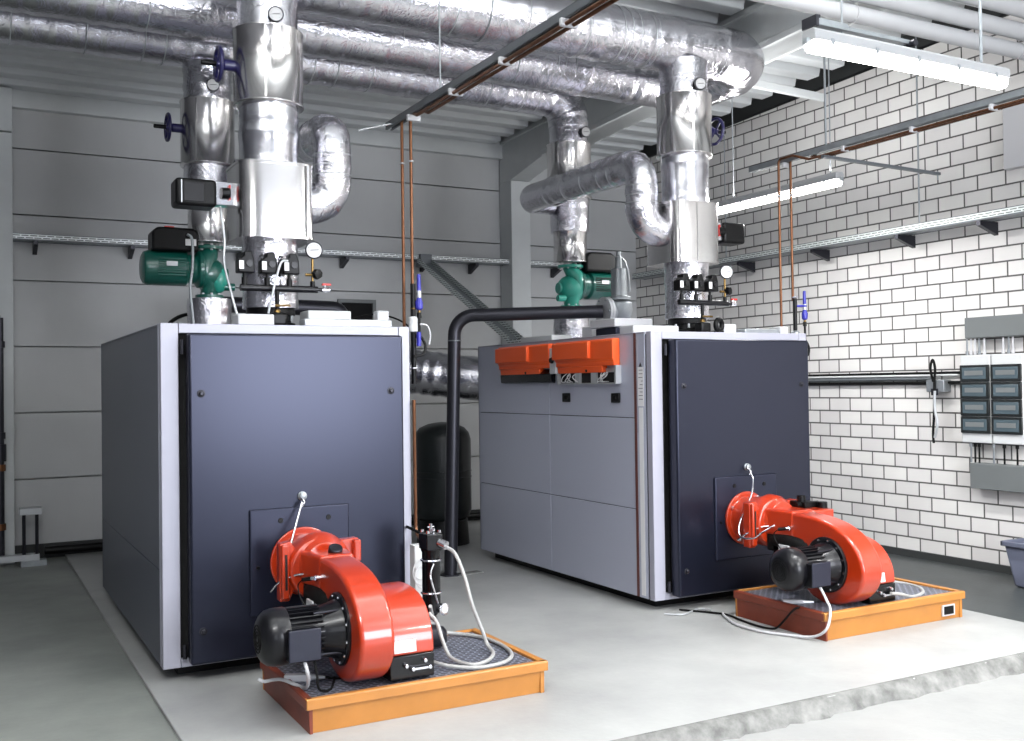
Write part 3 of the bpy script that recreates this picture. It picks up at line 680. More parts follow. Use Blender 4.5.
# ------------------------------------------------------------------ insulated risers
def sleeve(mb, cx, cy, z0, z1, r, seed): foil_pipe(mb, [(cx, cy, z0), (cx, cy, z1)], r, seed, .003, 44); return mb
def jacket(cx, cy, z0, z1, r, t, name='steel_jacket'):
    mb = MB(); mb.lathe((cx, cy, z0), (0, 0, 1), [(0, r-.03), (0, r), (.006, r+.006), (.012, r+.006), (.018, r), (z1-z0-.018, r), (z1-z0-.012, r+.005), (z1-z0-.004, r+.005), (z1-z0, r-.002), (z1-z0+.004, r-.03)], 64)
    j = mb.build(name, 'steel', t, ang=50)
    return j
def seam(t, j, cx, cy, z0, z1, r, ang):
    d = Vector((math.cos(ang), math.sin(ang), 0)); mb = MB()
    mb.obox(Vector((cx, cy, (z0+z1)/2))+d*(r+.001), (0, 0, 1), .012, .004, z1-z0-.04, d)
    mb.build('jacket_seam', 'steel', j)
def dial(t, c, d, r=.045, nm='thermometer'):
    d = Vector(d).normalized()
    g = MB().lathe(c, d, [(-.05, .012), (0, .012), (0, r), (.014, r+.002), (.018, r-.004), (.018, 0)], 32).build(nm, 'steel_dark', t)
    f = MB().lathe(c, d, [(.0182, r-.006), (.0195, r-.006), (.0195, 0)], 32).build('dial_face', 'gauge', g)
    u = d.cross(Vector((0, 0, 1))).normalized(); v = u.cross(d); cc = Vector(c)+d*.0205
    mb = MB(); mb.beam(cc-u*r*.55+v*r*.05, cc+u*r*.45-v*r*.02, .004, .001, d)
    for k in range(9):
        a = -2.3+4.6*k/8; e = u*math.sin(a)+v*math.cos(a); mb.beam(cc+e*r*.62, cc+e*r*.76, .002, .0008, d)
    mb.build('needle', 'ink', f, smooth=False)
    return g
def handwheel(t, cx, cy, z, sgn, r_j):
    a = Vector((sgn, 0, 0)); mb = MB()
    b0 = Vector((cx+sgn*(r_j-.06), cy, z))
    mb.lathe(b0, a, [(0, .07), (.035, .066), (.05, .034), (.12, .034), (.13, .026), (.15, .026)], 28)
    v = mb.build('valve_bonnet', 'blue_dark', t)
    c = b0+a*.155; mb = MB(); mb.torus(c, a, .10, .0125, 40, 10)
    for k in range(4):
        e = Vector((0, math.cos(PI/4+k*PI/2), math.sin(PI/4+k*PI/2))); mb.tube([c, c+e*.10], .009, 10)
    mb.lathe(c, a, [(-.015, .024), (.015, .024), (.015, 0)], 20)
    mb.build('handwheel', 'blue_dark', v)
    mb = MB(); mb.lathe(c, a, [(.01, .016), (.10, .016), (.105, .01), (.105, 0)], 16); mb.build('spindle', 'black', v)

def front_riser(cx, sgn, label, seed):
    cy = 6.3; t = thing('insulated_riser', label, 'pipe', (cx, cy, 1.97))
    sleeve(MB(), cx, cy, 3.82, 4.10, .185, seed).build('foil_sleeve', 'foil', t)
    j = jacket(cx, cy, 3.36, 3.835, .213, t); seam(t, j, cx, cy, 3.36, 3.835, .213, -1.9)
    sleeve(MB(), cx, cy, 2.97, 3.37, .183, seed+1).build('foil_sleeve', 'foil_smooth', t)
    # wide valve jacket: rounded box with a folded front seam
    w = .235 if sgn < 0 else .225; z0, z1 = 2.52, 2.98; ox = 0 if sgn < 0 else -.035
    oct_ = []
    for k in range(48):
        a = 2*PI*k/48; c_, s_ = math.cos(a), math.sin(a); e = .42
        oct_.append((cx+ox+w*math.copysign(abs(c_)**e, c_), cy+w*math.copysign(abs(s_)**e, s_)))
    vj = MB().prism(oct_, 'z', z0, z1).build('valve_jacket', 'steel', t, bevel=.006, ang=60)
    mb = MB()
    mb.prism([(p[0]+(p[0]-cx)*.02, p[1]+(p[1]-cy)*.02) for p in oct_], 'z', z1-.012, z1+.002)
    mb.prism([(p[0]+(p[0]-cx)*.02, p[1]+(p[1]-cy)*.02) for p in oct_], 'z', z0-.002, z0+.012)
    pieces(mb, 'jacket_rim', 'steel', vj, ang=60)
    sx = cx-sgn*w*.66
    mb = MB(); mb.box(cx-w*.30 if sgn > 0 else cx+w*.72, cx-w*.24 if sgn > 0 else cx+w*.78, cy-w-.006, cy-w+.02, z0+.01, z1-.01); mb.build('folded_seam', 'steel', vj)
    sleeve(MB(), cx, cy, 2.10, 2.53, .17, seed+2).build('foil_sleeve', 'foil', t)
    mb = MB(); mb.lathe((cx, cy, 1.973), (0, 0, 1), [(0, .15), (.035, .15), (.04, .125), (.08, .125), (.085, .15), (.12, .15), (.13, .14)], 36)
    bf = mb.build('base_flange', 'black', t)
    for k in range(8):
        a = k*PI/4+.2; MB().lathe((cx+.135*math.cos(a), cy+.135*math.sin(a), 2.075), (0, 0, -1), [(0, .01), (.05, .01), (.05, 0)], 8).build('bolt', 'galv_light', bf)
    handwheel(t, cx, cy, 3.60, sgn, .213)
    dial(t, (cx-.005, cy-.205, 3.885), (-.25, -1, -.1), .046)
    return t
front_riser(1.695, -1, 'tall foil and steel clad riser at the front of the left boiler', 11)
front_riser(4.965, 1, 'tall foil and steel clad riser at the front of the right boiler', 21)

def pump(cx, cy, sgn, label):
    t = thing('circulation_pump', label, 'pump', (cx, cy, 2.31))
    mb = MB()
    mb.lathe((cx, cy, 2.315), (0, 0, 1), [(0, .105), (.022, .105), (.026, .06), (.05, .055)], 32)
    mb.lathe((cx, cy, 2.715), (0, 0, -1), [(0, .12), (.024, .12), (.028, .07), (.06, .06)], 32)
    mb.tube(spline([(cx, cy, 2.70), (cx+sgn*.01, cy-.03, 2.64), (cx+sgn*.045, cy-.06, 2.58), (cx+sgn*.04, cy-.06, 2.50), (cx, cy-.03, 2.42), (cx, cy, 2.33)], 6), .07, 20)
    mb.lathe((cx+sgn*.06, cy, 2.50), (-sgn, 0, 0), [(0, .125), (.04, .13), (.09, .125), (.13, .11), (.17, .075), (.18, .05), (.20, .05), (.20, 0)], 36)
    mb.lathe((cx-sgn*.10, cy-.06, 2.40), (-sgn, 0, 0), [(0, .03), (.08, .03), (.08, 0)], 14)
    v = mb.build('pump_volute', 'teal' if sgn > 0 else 'green', t, bevel=.004, ang=40)
    mb = MB()
    for k in range(8):
        a = k*PI/4; 
        mb.cyl((cx+.095*math.cos(a), cy+.095*math.sin(a), 2.68), (cx+.095*math.cos(a), cy+.095*math.sin(a), 2.73), .01, 8)
        mb.cyl((cx+.085*math.cos(a), cy+.085*math.sin(a), 2.31), (cx+.085*math.cos(a), cy+.085*math.sin(a), 2.35), .01, 8)
    pieces(mb, 'flange_bolt', 'galv_light', v)
    if sgn < 0:
        o = MB().sphere((cx+.06, cy-.04, 2.46), .1, (.8, .8, 1.1)).build('volute_bulge', 'teal', v)
    mo = MB(); mo.lathe((cx+sgn*.06, cy, 2.535), (sgn, 0, 0), [(0, .145), (.03, .145), (.05, .115), (.10, .11), (.12, .132), (.40, .132), (.43, .12), (.445, .09), (.45, 0)], 40)
    mm = mo.build('motor', 'green', t, bevel=.004, ang=40)
    mb = MB()
    for k in range(7): mb.box(cx+sgn*.20-.0, cx+sgn*.40, cy-.136, cy-.128, 2.47+.02*k, 2.478+.02*k)
    mb.build('motor_ribs', 'black' if sgn > 0 else 'green', mm)
    MB().box(min(cx+sgn*.26, cx+sgn*.34), max(cx+sgn*.26, cx+sgn*.34), cy-.139, cy-.136, 2.54, 2.575).build('motor_label', 'galv_light', mm)
    if sgn > 0: MB().lathe((cx+.47, cy, 2.535), (1, 0, 0), [(0, .125), (.03, .125), (.03, 0)], 36).build('end_ring', 'brass', mm)
    x0, x1 = sorted((cx+sgn*.10, cx+sgn*.44))
    bx = MB().prism([(x0, 2.655), (x0+.0, 2.80), (x0+.04, 2.835), (x1-.03, 2.835), (x1, 2.80), (x1, 2.655)] if sgn < 0 else [(x0, 2.655), (x0, 2.80), (x0+.05, 2.84), (x1-.06, 2.84), (x1, 2.80), (x1, 2.655)], 'y', cy-.125, cy+.1)
    b_ = bx.build('terminal_box', 'black', t, bevel=.02, bseg=3)
    if sgn < 0:
        MB().box(cx-.20, cx-.12, cy-.128, cy-.124, 2.70, 2.75).build('terminal_label', 'label', b_)
        MB().box(cx-.34, cx-.27, cy-.06, cy-.0, 2.833, 2.85).build('red_button', 'redink', b_)
    return t
def back_riser(cx, sgn, label, seed):
    cy = 8.07; t = thing('insulated_riser', label, 'pipe', (cx, cy, 1.97))
    p = MB(); foil_pipe(p, [(cx, cy, 3.83), (cx, cy, 4.13)], .18, seed, .004, 40); p.build('foil_sleeve', 'foil', t)
    j = jacket(cx, cy, 3.335, 3.845, .205, t); seam(t, j, cx, cy, 3.335, 3.845, .205, -2.2)
    sleeve(MB(), cx, cy, 3.02, 3.36, .182, seed+1).build('foil_sleeve', 'foil', t)
    jacket(cx, cy, 2.735, 3.03, .155, t)
    sleeve(MB(), cx, cy, 2.0, 2.305, .165, seed+2).build('foil_sleeve', 'foil', t)
    MB().lathe((cx, cy, 1.973), (0, 0, 1), [(0, .14), (.03, .14)], 32).build('base_ring', 'black', t)
    dial(t, (cx+(.0 if sgn < 0 else .06), cy-.195, 3.93), (-.1, -1, -.05), .048)
    if sgn < 0: handwheel(t, cx, cy, 3.62, sgn, .205)
    return t
back_riser(1.69, -1, 'slimmer clad riser at the rear of the left boiler above the green pump', 31)
back_riser(5.0, 1, 'slimmer clad riser at the rear of the right boiler above the teal pump', 41)
pump(1.69, 8.07, -1, 'dark green circulation pump with black terminal box behind the left riser')
pump(5.0, 8.07, 1, 'teal and green circulation pump on the rear riser of the right boiler')

# bypass pipes from the rear riser to the front valve jacket
def bypass(bx, cx, label, seed):
    t = thing('bypass_pipe', label, 'pipe', (bx, 6.3, 2.78)); r = .122
    path = arcpath([(cx, 8.07, 3.30), (bx, 8.07, 3.30), (bx, 6.30, 3.285), (bx, 6.30, 2.77), (cx, 6.30, 2.77)], [.14, .15, .17, .17][:3] if False else [.14, .16, .17], 7)
    mb = MB(); foil_pipe(mb, path, r, seed, .004, 36); mb.build('foil_wrap', 'foil', t)
    mb = MB()
    for y in (7.6, 7.3, 7.0, 6.75, 6.6):
        mb.torus((bx, y, 3.30-.05*(8.07-y)/1.77), (0, 1, .028), r+.001, .003, 36, 6)
    for z in (2.97, 3.03, 3.10): mb.torus((bx, 6.3, z), (0, 0, 1), r+.001, .003, 36, 6)
    pieces(mb, 'tape_band', 'galv_light', t)
    return t
bypass(2.105, 1.88, 'foil wrapped S-shaped bypass pipe right of the left front riser', 51)
bypass(4.55, 4.80, 'foil wrapped bypass pipe crossing in front of the rear riser of the right boiler', 61)

# overhead headers
t = thing('header_pipe', 'front overhead foil header pipe turning back at its right end', 'pipe', (3.5, 6.33, 4.02))
mb = MB(); foil_pipe(mb, arcpath([(1.62, 6.33, 4.24), (5.75, 6.33, 4.24), (5.75, 7.20, 4.24), (5.45, 7.20, 4.24)], [.36, .285], 12), .21, 71, .004, 48); mb.build('foil_wrap', 'foil', t)
mb = MB()
for x in (1.95, 2.4, 2.95, 3.5, 4.0, 4.3, 4.37, 4.45, 4.58, 4.62): mb.torus((x, 6.33, 4.24), (1, .03, .02), .211, .0035, 44, 6)
pieces(mb, 'tape_band', 'galv_light', t)
MB().sphere((1.63, 6.33, 4.24), .209, (.6, 1, 1), 32).build('end_cap', 'foil', t)
t = thing('header_pipe', 'middle overhead foil header pipe behind the front one', 'pipe', (2.5, 7.2, 4.05))
mb = MB(); foil_pipe(mb, [(-3.1, 7.20, 4.26), (5.50, 7.20, 4.235)], .20, 72, .004, 48); mb.build('foil_wrap', 'foil', t)
mb = MB()
for x in (.4, .9, 1.1, 2.3, 2.9, 3.3, 3.9, 4.25, 4.32, 4.42, 5.0): mb.torus((x, 7.2, 4.25), (1, .04, .0), .201, .0035, 44, 6)
pieces(mb, 'tape_band', 'galv_light', t)
t = thing('header_pipe', 'rear overhead foil header pipe ending in an elbow over the teal pump riser', 'pipe', (2.5, 8.07, 4.1))
mb = MB(); foil_pipe(mb, arcpath([(-3.1, 8.07, 4.31), (5.0, 8.07, 4.285), (5.0, 8.07, 4.0)], [.235], 9), .188, 73, .004, 44); mb.build('foil_wrap', 'foil', t)
mb = MB()
for x in (.3, 1.2, 1.35, 2.5, 2.7, 3.0, 3.35, 3.8, 4.1, 4.45, 4.6, 4.7): mb.torus((x, 8.07, 4.29), (1, .05, 0), .19, .0035, 44, 6)
pieces(mb, 'tape_band', 'galv_light', t)
# hangers for the headers
for k, (x, y, lbl) in enumerate(((3.2, 6.33, 'front header, beyond the left rail'), (.8, 8.07, 'rear header near the left column'), (3.9, 7.2, 'middle header between the boilers'))):
    t = thing('pipe_hanger', 'thin steel strap hanger holding the '+lbl, 'hanger', (x, y, ceil_z(y)))
    MB().torus((x, y, {6.33: 4.24, 8.07: 4.30, 7.2: 4.247}[y]), (1, 0, 0), {6.33: .214, 8.07: .193, 7.2: .205}[y], .004, 40, 6).build('strap', 'galv', t)
    MB().cyl((x, y, 4.45), (x, y, ceil_z(y)+.02), .007, 8).build('rod', 'galv', t)

# ------------------------------------------------------------------ pressure switch manifolds
def manifold(cx, label, x_off, dy):
    y = 6.04+dy; t = thing('pressure_manifold', label, 'manifold', (cx+x_off, y, 1.975))
    x0, x1 = cx+x_off-.25, cx+x_off+.22; z = 2.205
    br_ = MB().cyl((x0, y, z), (x1, y, z), .021, 20).cyl((x1, y, z), (x1+.03, y, z), .011, 12).build('header_bar', 'motor', t)
    MB().cyl((cx+x_off-.03, y, 1.975), (cx+x_off-.03, y, z), .014, 14).build('stand_pipe', 'black', t)
    mb = MB(); mb.lathe((cx+x_off-.03, y-.0, 2.02), (0, 0, 1), [(-.05, .03), (0, .034), (.03, .028), (.06, .015)], 18); mb.cyl((cx+x_off-.05, y-.03, 2.10), (cx+x_off+.04, y-.03, 2.10), .008, 10); mb.build('isolating_cock', 'brass', t)
    MB().box(cx+x_off-.075, cx+x_off+.025, y-.04, y+.05, 1.975, 2.06).build('valve_body', 'black', t, bevel=.02, bseg=3)
    for k in range(3):
        sx = x0+.025+.135*k
        MB().cyl((sx, y, z+.01), (sx, y, z+.06), .017, 12).cyl((sx, y, z+.055), (sx, y, z+.085), .01, 10).build('stub', 'black', t)
        s = MB().prism([(sx-.045, z+.085), (sx-.045, z+.16), (sx-.01, z+.185), (sx-.01, z+.21), (sx+.035, z+.215), (sx+.05, z+.17), (sx+.055, z+.085)], 'y', y-.04, y+.04).build('pressure_switch', 'black', t, bevel=.007)
        MB().box(sx-.04, sx-.012, y-.0425, y-.04, z+.105, z+.155).build('switch_window', 'label', s)
        MB().cyl((sx+.02, y-.03, z+.14), (sx+.02, y-.05, z+.14), .02, 14).build('switch_cap', 'motor', s)
    gx = x1-.03
    MB().cyl((gx, y, z+.01), (gx, y, z+.05), .015, 12).build('gauge_socket', 'black', t)
    MB().cyl((gx, y, z+.05), (gx, y, z+.20), .008, 12).cyl((gx-.045, y, z+.09), (gx+.01, y, z+.09), .010, 10).build('gauge_stem', 'brass', t)
    MB().lathe((gx+.025, y-.01, z+.095), (.35, -1, 0), [(-.02, .03), (0, .034), (.02, .03), (.024, 0)], 7).build('cock_handle', 'black', t)
    dial(t, (gx+.005, y-.01, z+.24), (-.12 if cx < 3 else -.35, -1, -.05), .052, 'pressure_gauge')
    v = MB().cyl((x1+.03, y, z), (x1+.075, y, z), .015, 12).cyl((x1+.05, y, z), (x1+.05, y, z+.03), .006, 8).build('ball_valve', 'chrome', t)
    MB().box(x1+.03, x1+.085, y-.01, y+.01, z+.028, z+.04).build('red_lever', 'redink', v)
    return t
manifold(1.695, 'pressure switch manifold with round gauge before the left front riser', 0, 0)
manifold(4.965, 'pressure switch manifold with round gauge before the right front riser', -.03, 0)
t = thing('pump_ring', 'small black ring shaped fitting standing beside the manifold foot on the right boiler', 'fitting', (5.02, 6.0, 1.975))
MB().torus((5.02, 5.99, 2.035), (.3, -1, 0), .042, .019, 32, 12).build('ring', 'black', t)
MB().box(4.995, 5.045, 5.96, 6.02, 1.975, 1.995).build('foot', 'black', t, bevel=.004)
# grey control wire from the switches down
cable('control_wire', [(1.72, 6.0, 2.37), (1.68, 5.985, 2.36), (1.655, 5.98, 2.30), (1.62, 5.985, 2.16), (1.60, 6.0, 2.05)], .007, 'galv_light', 'thin pale wire curving down through the left switch manifold')

# valve actuators
def actuator(cx, sgn, label):
    x0, x1 = sorted((cx+sgn*(.34 if sgn < 0 else .30), cx+sgn*(.58 if sgn < 0 else .52))); y = 6.28
    t = thing('valve_actuator', label, 'actuator', ((x0+x1)/2, y, 2.70))
    MB().box(x0, x1, y-.08, y+.10, 2.70, 2.865).build('motor_case', 'black', t, bevel=.022, bseg=3)
    if sgn < 0:
        MB().box(x0+.045, x1-.075, y-.084, y-.078, 2.725, 2.84).build('clear_window', 'motor', t, bevel=.004)
        MB().box(x0+.03, x0+.036, y-.086, y-.08, 2.715, 2.85).build('edge_line', 'galv_light', t)
    a, b_ = sorted((cx+sgn*(.20 if sgn > 0 else .225), cx+sgn*(.34 if sgn < 0 else .31)))
    MB().box(a, b_, y-.05, y+.05, 2.72, 2.86).build('bracket', 'chrome', t, bevel=.004)
    MB().cyl((cx+sgn*.26, y-.06, 2.79), (cx+sgn*.31, y-.06, 2.79), .035, 16).build('coupling', 'black', t)
    MB().box(cx+sgn*.262-.005, cx+sgn*.262+.005, y-.075, y-.045, 2.75, 2.84).build('position_marker', 'redink', t)
    return t
actuator(1.69, -1, 'black valve actuator with clear window left of the left front riser')
actuator(4.965, 1, 'black valve actuator sticking out right of the right front riser')
cable('control_cable', [(1.37, 6.2, 2.70), (1.36, 6.15, 2.66), (1.375, 6.13, 2.5), (1.37, 6.12, 2.36), (1.40, 6.1, 2.2), (1.43, 6.08, 2.06), (1.455, 6.06, 1.99)], .007, 'galv_light', 'pale cable hanging from the left valve actuator down to the boiler top')
cable('control_cable', [(1.50, 7.92, 2.78), (1.53, 7.90, 2.74), (1.53, 7.89, 2.55), (1.51, 7.88, 2.35), (1.53, 7.88, 2.1), (1.53, 7.88, 1.98)], .011, 'galv', 'grey cable dropping from the green pump terminal box to the boiler top')

# safety valve and its black discharge pipe
t = thing('safety_valve', 'grey angle safety valve with spring bonnet on the right boiler', 'valve', (4.96, 7.22, 1.97))
x, y = 4.96, 7.22
mb = MB(); mb.lathe((x, y, 1.975), (0, 0, 1), [(0, .06), (.12, .06), (.15, .07), (.20, .10), (.26, .115), (.32, .11), (.35, .07)], 32)
mb.lathe((x, y, 2.22), (-1, 0, 0), [(0, .085), (.10, .085), (.11, .095), (.12, .12)], 32); mb.build('valve_body', 'galv', t, bevel=.003)
mb = MB(); mb.lathe((x-.12, y, 2.22), (-1, 0, 0), [(0, .125), (.022, .125), (.022, 0)], 32); mb.lathe((x-.145, y, 2.22), (-1, 0, 0), [(0, .125), (.022, .125), (.022, 0)], 32)
fl = mb.build('outlet_flange', 'galv_light', t)
mb = MB()
for k in range(6):
    a = k*PI/3; mb.cyl((x-.105, y+.105*math.cos(a), 2.22+.105*math.sin(a)), (x-.18, y+.105*math.cos(a), 2.22+.105*math.sin(a)), .009, 8)
pieces(mb, 'flange_bolt', 'galv', fl)
mb = MB(); mb.lathe((x, y, 2.32), (0, 0, 1), [(0, .10), (.03, .10), (.035, .07), (.27, .065), (.275, .03), (.37, .028), (.375, .02), (.42, .02), (.42, 0)], 28)
mb.build('spring_bonnet', 'galv', t, bevel=.003)
MB().tube(spline([(x+.01, y, 2.70), (x+.06, y, 2.66), (x+.10, y, 2.55), (x+.11, y, 2.40)], 6), .01, 8).build('lift_lever', 'galv_light', t)
t = thing('discharge_pipe', 'black steel discharge pipe rising from the floor and bending to the safety valve', 'pipe', (3.63, 7.86, 0))
mb = MB(); mb.tube(arcpath([(3.63, 7.86, .0), (3.70, 7.86, 2.205), (4.79, 7.22, 2.22)], [.17], 10), .056, 28); mb.build('pipe', 'steel_dark', t)
MB().torus((3.695, 7.86, 1.99), (0, 0, 1), .057, .005, 28, 8).build('weld_ring', 'galv', t)
MB().lathe((3.63, 7.86, 0), (0, 0, 1), [(0, .10), (.008, .10), (.008, 0)], 6).build('floor_collar', 'steel_dark', t)
o = MB(); o.obox((3.78, 7.84, .004), (1, .12, 0), .10, .006, .26); o = o.build('floor_cover', 'slab_edge', origin=(3.78, 7.84, 0)); tag(o, 'small broken floor patch at the foot of the black discharge pipe', 'floor patch')

# ------------------------------------------------------------------ suspended rails with copper pipes
def rail(x, y0, y1, z, label, m):
    t = thing('support_rail', label, 'rail', (x, (y0+y1)/2, z))
    mb = MB(); mb.box(x-.024, x+.024, y1, y0, z+.018, z+.022); mb.box(x-.024, x-.020, y1, y0, z-.022, z+.02); mb.box(x+.020, x+.024, y1, y0, z-.022, z+.02)
    mb.box(x-.024, x-.010, y1, y0, z-.024, z-.020); mb.box(x+.010, x+.024, y1, y0, z-.024, z-.020)
    mb.build('channel', m, t)
    y = y0-.42
    while y > y1+.05:
        c_ = MB().box(x-.045, x+.045, y-.012, y+.012, z-.062, z-.024).build('pipe_clip', 'white', t, bevel=.004); y -= .62
    return t
rail(2.50, 6.30, 2.6, 3.335, 'grey suspended rail carrying copper pipes over the left boiler', 'rail')
rail(5.80, 6.48, 3.2, 3.375, 'grey suspended rail carrying copper pipes over the right boiler', 'galv')
def copper(x, yv, zr, xv, z_end, label, y_end, nm=0):
    t = thing('copper_pipe', label, 'pipe', (xv, yv, z_end), None)
    pts = arcpath([(x, y_end, zr), (x, yv-.30, zr), (xv, yv-.16, zr+.055), (xv, yv, zr+.055), (xv, yv, z_end)], [.05, .05, .035], 5)
    MB().tube(pts, .0105, 14).build('pipe', 'copper', t)
    for z in (zr-.24,):
        MB().torus((xv, yv, z), (0, 0, 1), .012, .006, 16, 8).build('clip', 'galv_light', t)
    return t
copper(2.482, 6.08, 3.285, 2.502, 1.99, 'thin copper pipe over the left boiler, left one of the pair', 2.6)
copper(2.522, 6.00, 3.285, 2.529, 2.25, 'thin copper pipe over the left boiler, right one of the pair', 2.6)
copper(5.78, 6.10, 3.325, 5.75, 1.98, 'thin copper pipe over the right boiler, left one of the pair', 3.2)
copper(5.82, 6.02, 3.325, 5.80, 2.24, 'thin copper pipe over the right boiler, right one of the pair', 3.2)
# black lower lengths, air vents (blue)
def vent(x, y, z0, label, s=1.):
    t = thing('air_vent', label, 'valve', (x, y, z0))
    MB().lathe((x, y, z0+.17), (0, 0, 1), [(0, .012), (.01, .023), (.05, .025), (.07, .017), (.08, .014)], 18).build('float_chamber', 'blue', t)
    MB().cyl((x, y, z0+.25), (x, y, z0+.295), .015, 16).build('steel_collar', 'galv_light', t)
    MB().cyl((x, y, z0+.295), (x, y, z0+.40), .014, 16, .011).build('vent_cap', 'blue', t)
    MB().cyl((x, y, z0+.15), (x, y, z0+.17), .010, 12).build('coupling', 'brass', t)
    MB().cyl((x, y, z0+.12), (x, y, z0+.155), .015, 12).build('nut', 'black', t)
    MB().cyl((x, y, z0), (x, y, z0+.14), .009, 12).build('stem', 'black', t)
    MB().tube(spline([(x, y, z0+.01), (x+.025, y, z0-.02), (x+.04, y, z0-.06), (x+.025, y, z0-.11), (x-.04, y, z0-.125)], 6), .009, 10).build('bend', 'black', t)
    return t
vent(2.565, 5.98, 1.92, 'blue capped air vent on a black stem beside the left boiler')
vent(5.885, 5.98, 1.92, 'blue capped air vent on a black stem beside the right boiler')
for x, lb in ((2.532, 'left'), (5.802, 'right')):
    t = thing('riser_valve', 'black pipe fitting with a pale body and blue cap below the copper pipe, left boiler' if x < 3 else 'black pipe length with blue side branch below the copper pipe, right boiler', 'valve', (x, 6.0, 1.6 if x < 3 else 1.99))
    if x < 3:
        MB().cyl((x, 6.0, 1.62), (x, 6.0, 2.26), .017, 14).build('pipe', 'black', t)
        MB().lathe((x, 6.0, 2.0), (0, 0, 1), [(-.05, .02), (-.045, .03), (.045, .03), (.05, .02)], 14).build('body', 'cab', t)
        MB().cyl((x+.02, 5.96, 1.86), (x+.02, 5.96, 1.95), .015, 14).build('cap', 'blue', t)
        MB().tube(spline([(x+.03, 5.96, 2.0), (x+.08, 5.96, 1.99), (x+.10, 5.96, 1.93), (x+.09, 5.96, 1.87)], 6), .006, 8).build('overflow_tube', 'white', t)
        MB().torus((x, 6.0, 2.1), (0, 0, 1), .014, .006, 16, 8).build('brass_nut', 'brass', t)
        MB().torus((x, 6.0, 1.72), (0, 0, 1), .014, .006, 16, 8).build('joint', 'chrome', t)
    else:
        MB().cyl((x, 6.0, 1.975), (x, 6.0, 2.26), .017, 14).build('pipe', 'black', t)
        MB().cyl((x, 6.0, 2.20), (x+.09, 5.97, 2.20), .010, 12).build('side_branch', 'blue', t)
        MB().lathe((x, 6.0, 1.975), (0, 0, 1), [(0, .035), (.015, .035), (.03, .02)], 16).build('base_nut', 'galv', t)
        MB().torus((x, 6.0, 2.27), (0, 0, 1), .014, .007, 16, 8).build('joint', 'chrome', t)
cable('thin_hose', [(2.20, 6.7, 1.99), (2.3, 6.5, 2.06), (2.42, 6.4, 2.09), (2.52, 6.25, 2.05), (2.58, 6.15, 1.98), (2.60, 6.05, 1.88)], .006, 'rubber', 'thin black hose arching over the top right corner of the left boiler')
def rod(x, y, z0, z1, label, r=.006):
    o = MB().cyl((x, y, z0), (x, y, z1), r, 8).build('suspension_rod', 'galv', origin=(x, y, z0)); tag(o, label, 'rod'); return o
rod(2.50, 5.47, 3.355, ceil_z(5.47)+.01, 'thin rod from roof to the left rail in front of the headers', .005)
rod(5.80, 5.64, 3.395, ceil_z(5.64)-.1, 'galvanised rod from roof to the right rail', .008)
rod(7.56, 6.25, 3.0, ceil_z(6.25)+.02, 'long pale rod from roof to the wall tray beside the brickwork', .008)
rod(7.70, 9.04, 3.0, 4.60, 'thin dark rod on the brick wall behind the right handwheel', .006)
o = MB().cyl((2.25, 6.2, 3.26), (2.50, 6.2, 3.335), .006, 10).build('stay_rod', 'galv_light', origin=(2.35, 6.2, 3.3)); tag(o, 'pale stay rod between the left bypass pipe and the rail end', 'rod')
t = thing('cross_rail', 'thin horizontal bar branching right from the right rail', 'bar', (6.4, 5.6, 3.28))
MB().beam((5.72, 5.60, 3.30), (7.02, 5.60, 3.28), .03, .022).build('bar', 'rail', t); MB().cyl((7.0, 5.6, 3.23), (7.0, 5.6, 3.30), .006, 8).build('end_bolt', 'galv', t)

# ------------------------------------------------------------------ lamps
def lamp(a, b_, label, w=.092):
    a = Vector(a); b_ = Vector(b_); d = (b_-a).normalized(); sd = Vector((-d.y, d.x, 0)); c = (a+b_)/2; L = (b_-a).length
    t = thing('fluorescent_lamp', label, 'lamp', tuple(c))
    def ext(prof, name, m, e0=0., **k):
        mb = MB(); A = []; B = []
        for u, v in prof:
            A.append(mb.bm.verts.new(a+d*e0+sd*u+Vector((0, 0, v)))); B.append(mb.bm.verts.new(b_-d*e0+sd*u+Vector((0, 0, v))))
        n = len(prof)
        for i in range(n): mb.bm.faces.new((A[i], A[(i+1) % n], B[(i+1) % n], B[i]))
        mb.bm.faces.new(A[::-1]); mb.bm.faces.new(B); return mb.build(name, m, t, **k)
    h = w/2
    ext([(-h, .0), (-h, .045), (-h*.7, .06), (h*.7, .06), (h, .045), (h, 0)], 'housing', 'lamp_body', bevel=.004)
    ext([(-h*.92, .0), (-h*.86, -.035), (-h*.55, -.055), (h*.55, -.055), (h*.86, -.035), (h*.92, 0)], 'diffuser', 'lamp', .008, bevel=.01, bseg=3)
    mb = MB()
    for k in range(5):
        p = a+d*(L*(.08+.84*k/4)); mb.obox(p+sd*h+Vector((0, 0, .0)), d, .006, .03, .02); mb.obox(p-sd*h+Vector((0, 0, .0)), d, .006, .03, .02)
    for e, s_ in ((a, -1), (b_, 1)): mb.obox(e+d*s_*.012+Vector((0, 0, -.005)), d, .03, .03, .03)
    pieces(mb, 'clip', 'galv', t)
    return t
lamp((3.75, 3.75, 3.315), (5.26, 3.75, 3.315), 'bright long fluorescent lamp hanging at the upper right')
lamp((6.32, 6.0, 3.255), (6.32, 7.62, 3.255), 'bright fluorescent lamp along the brick wall, behind the right copper pipes')
rod(3.985, 3.75, 3.39, ceil_z(3.75), 'thin rod above the left part of the bright lamp', .005)
rod(5.07, 3.75, 3.39, ceil_z(3.75), 'pale rod above the right part of the bright lamp', .009)
t = thing('lamp_bracket', 'dark slotted bracket with clamps above the left end of the bright lamp', 'bracket', (4.1, 3.76, 3.40))
MB().box(3.78, 4.0, 3.72, 3.80, 3.395, 3.43).build('box', 'galv', t, bevel=.003)
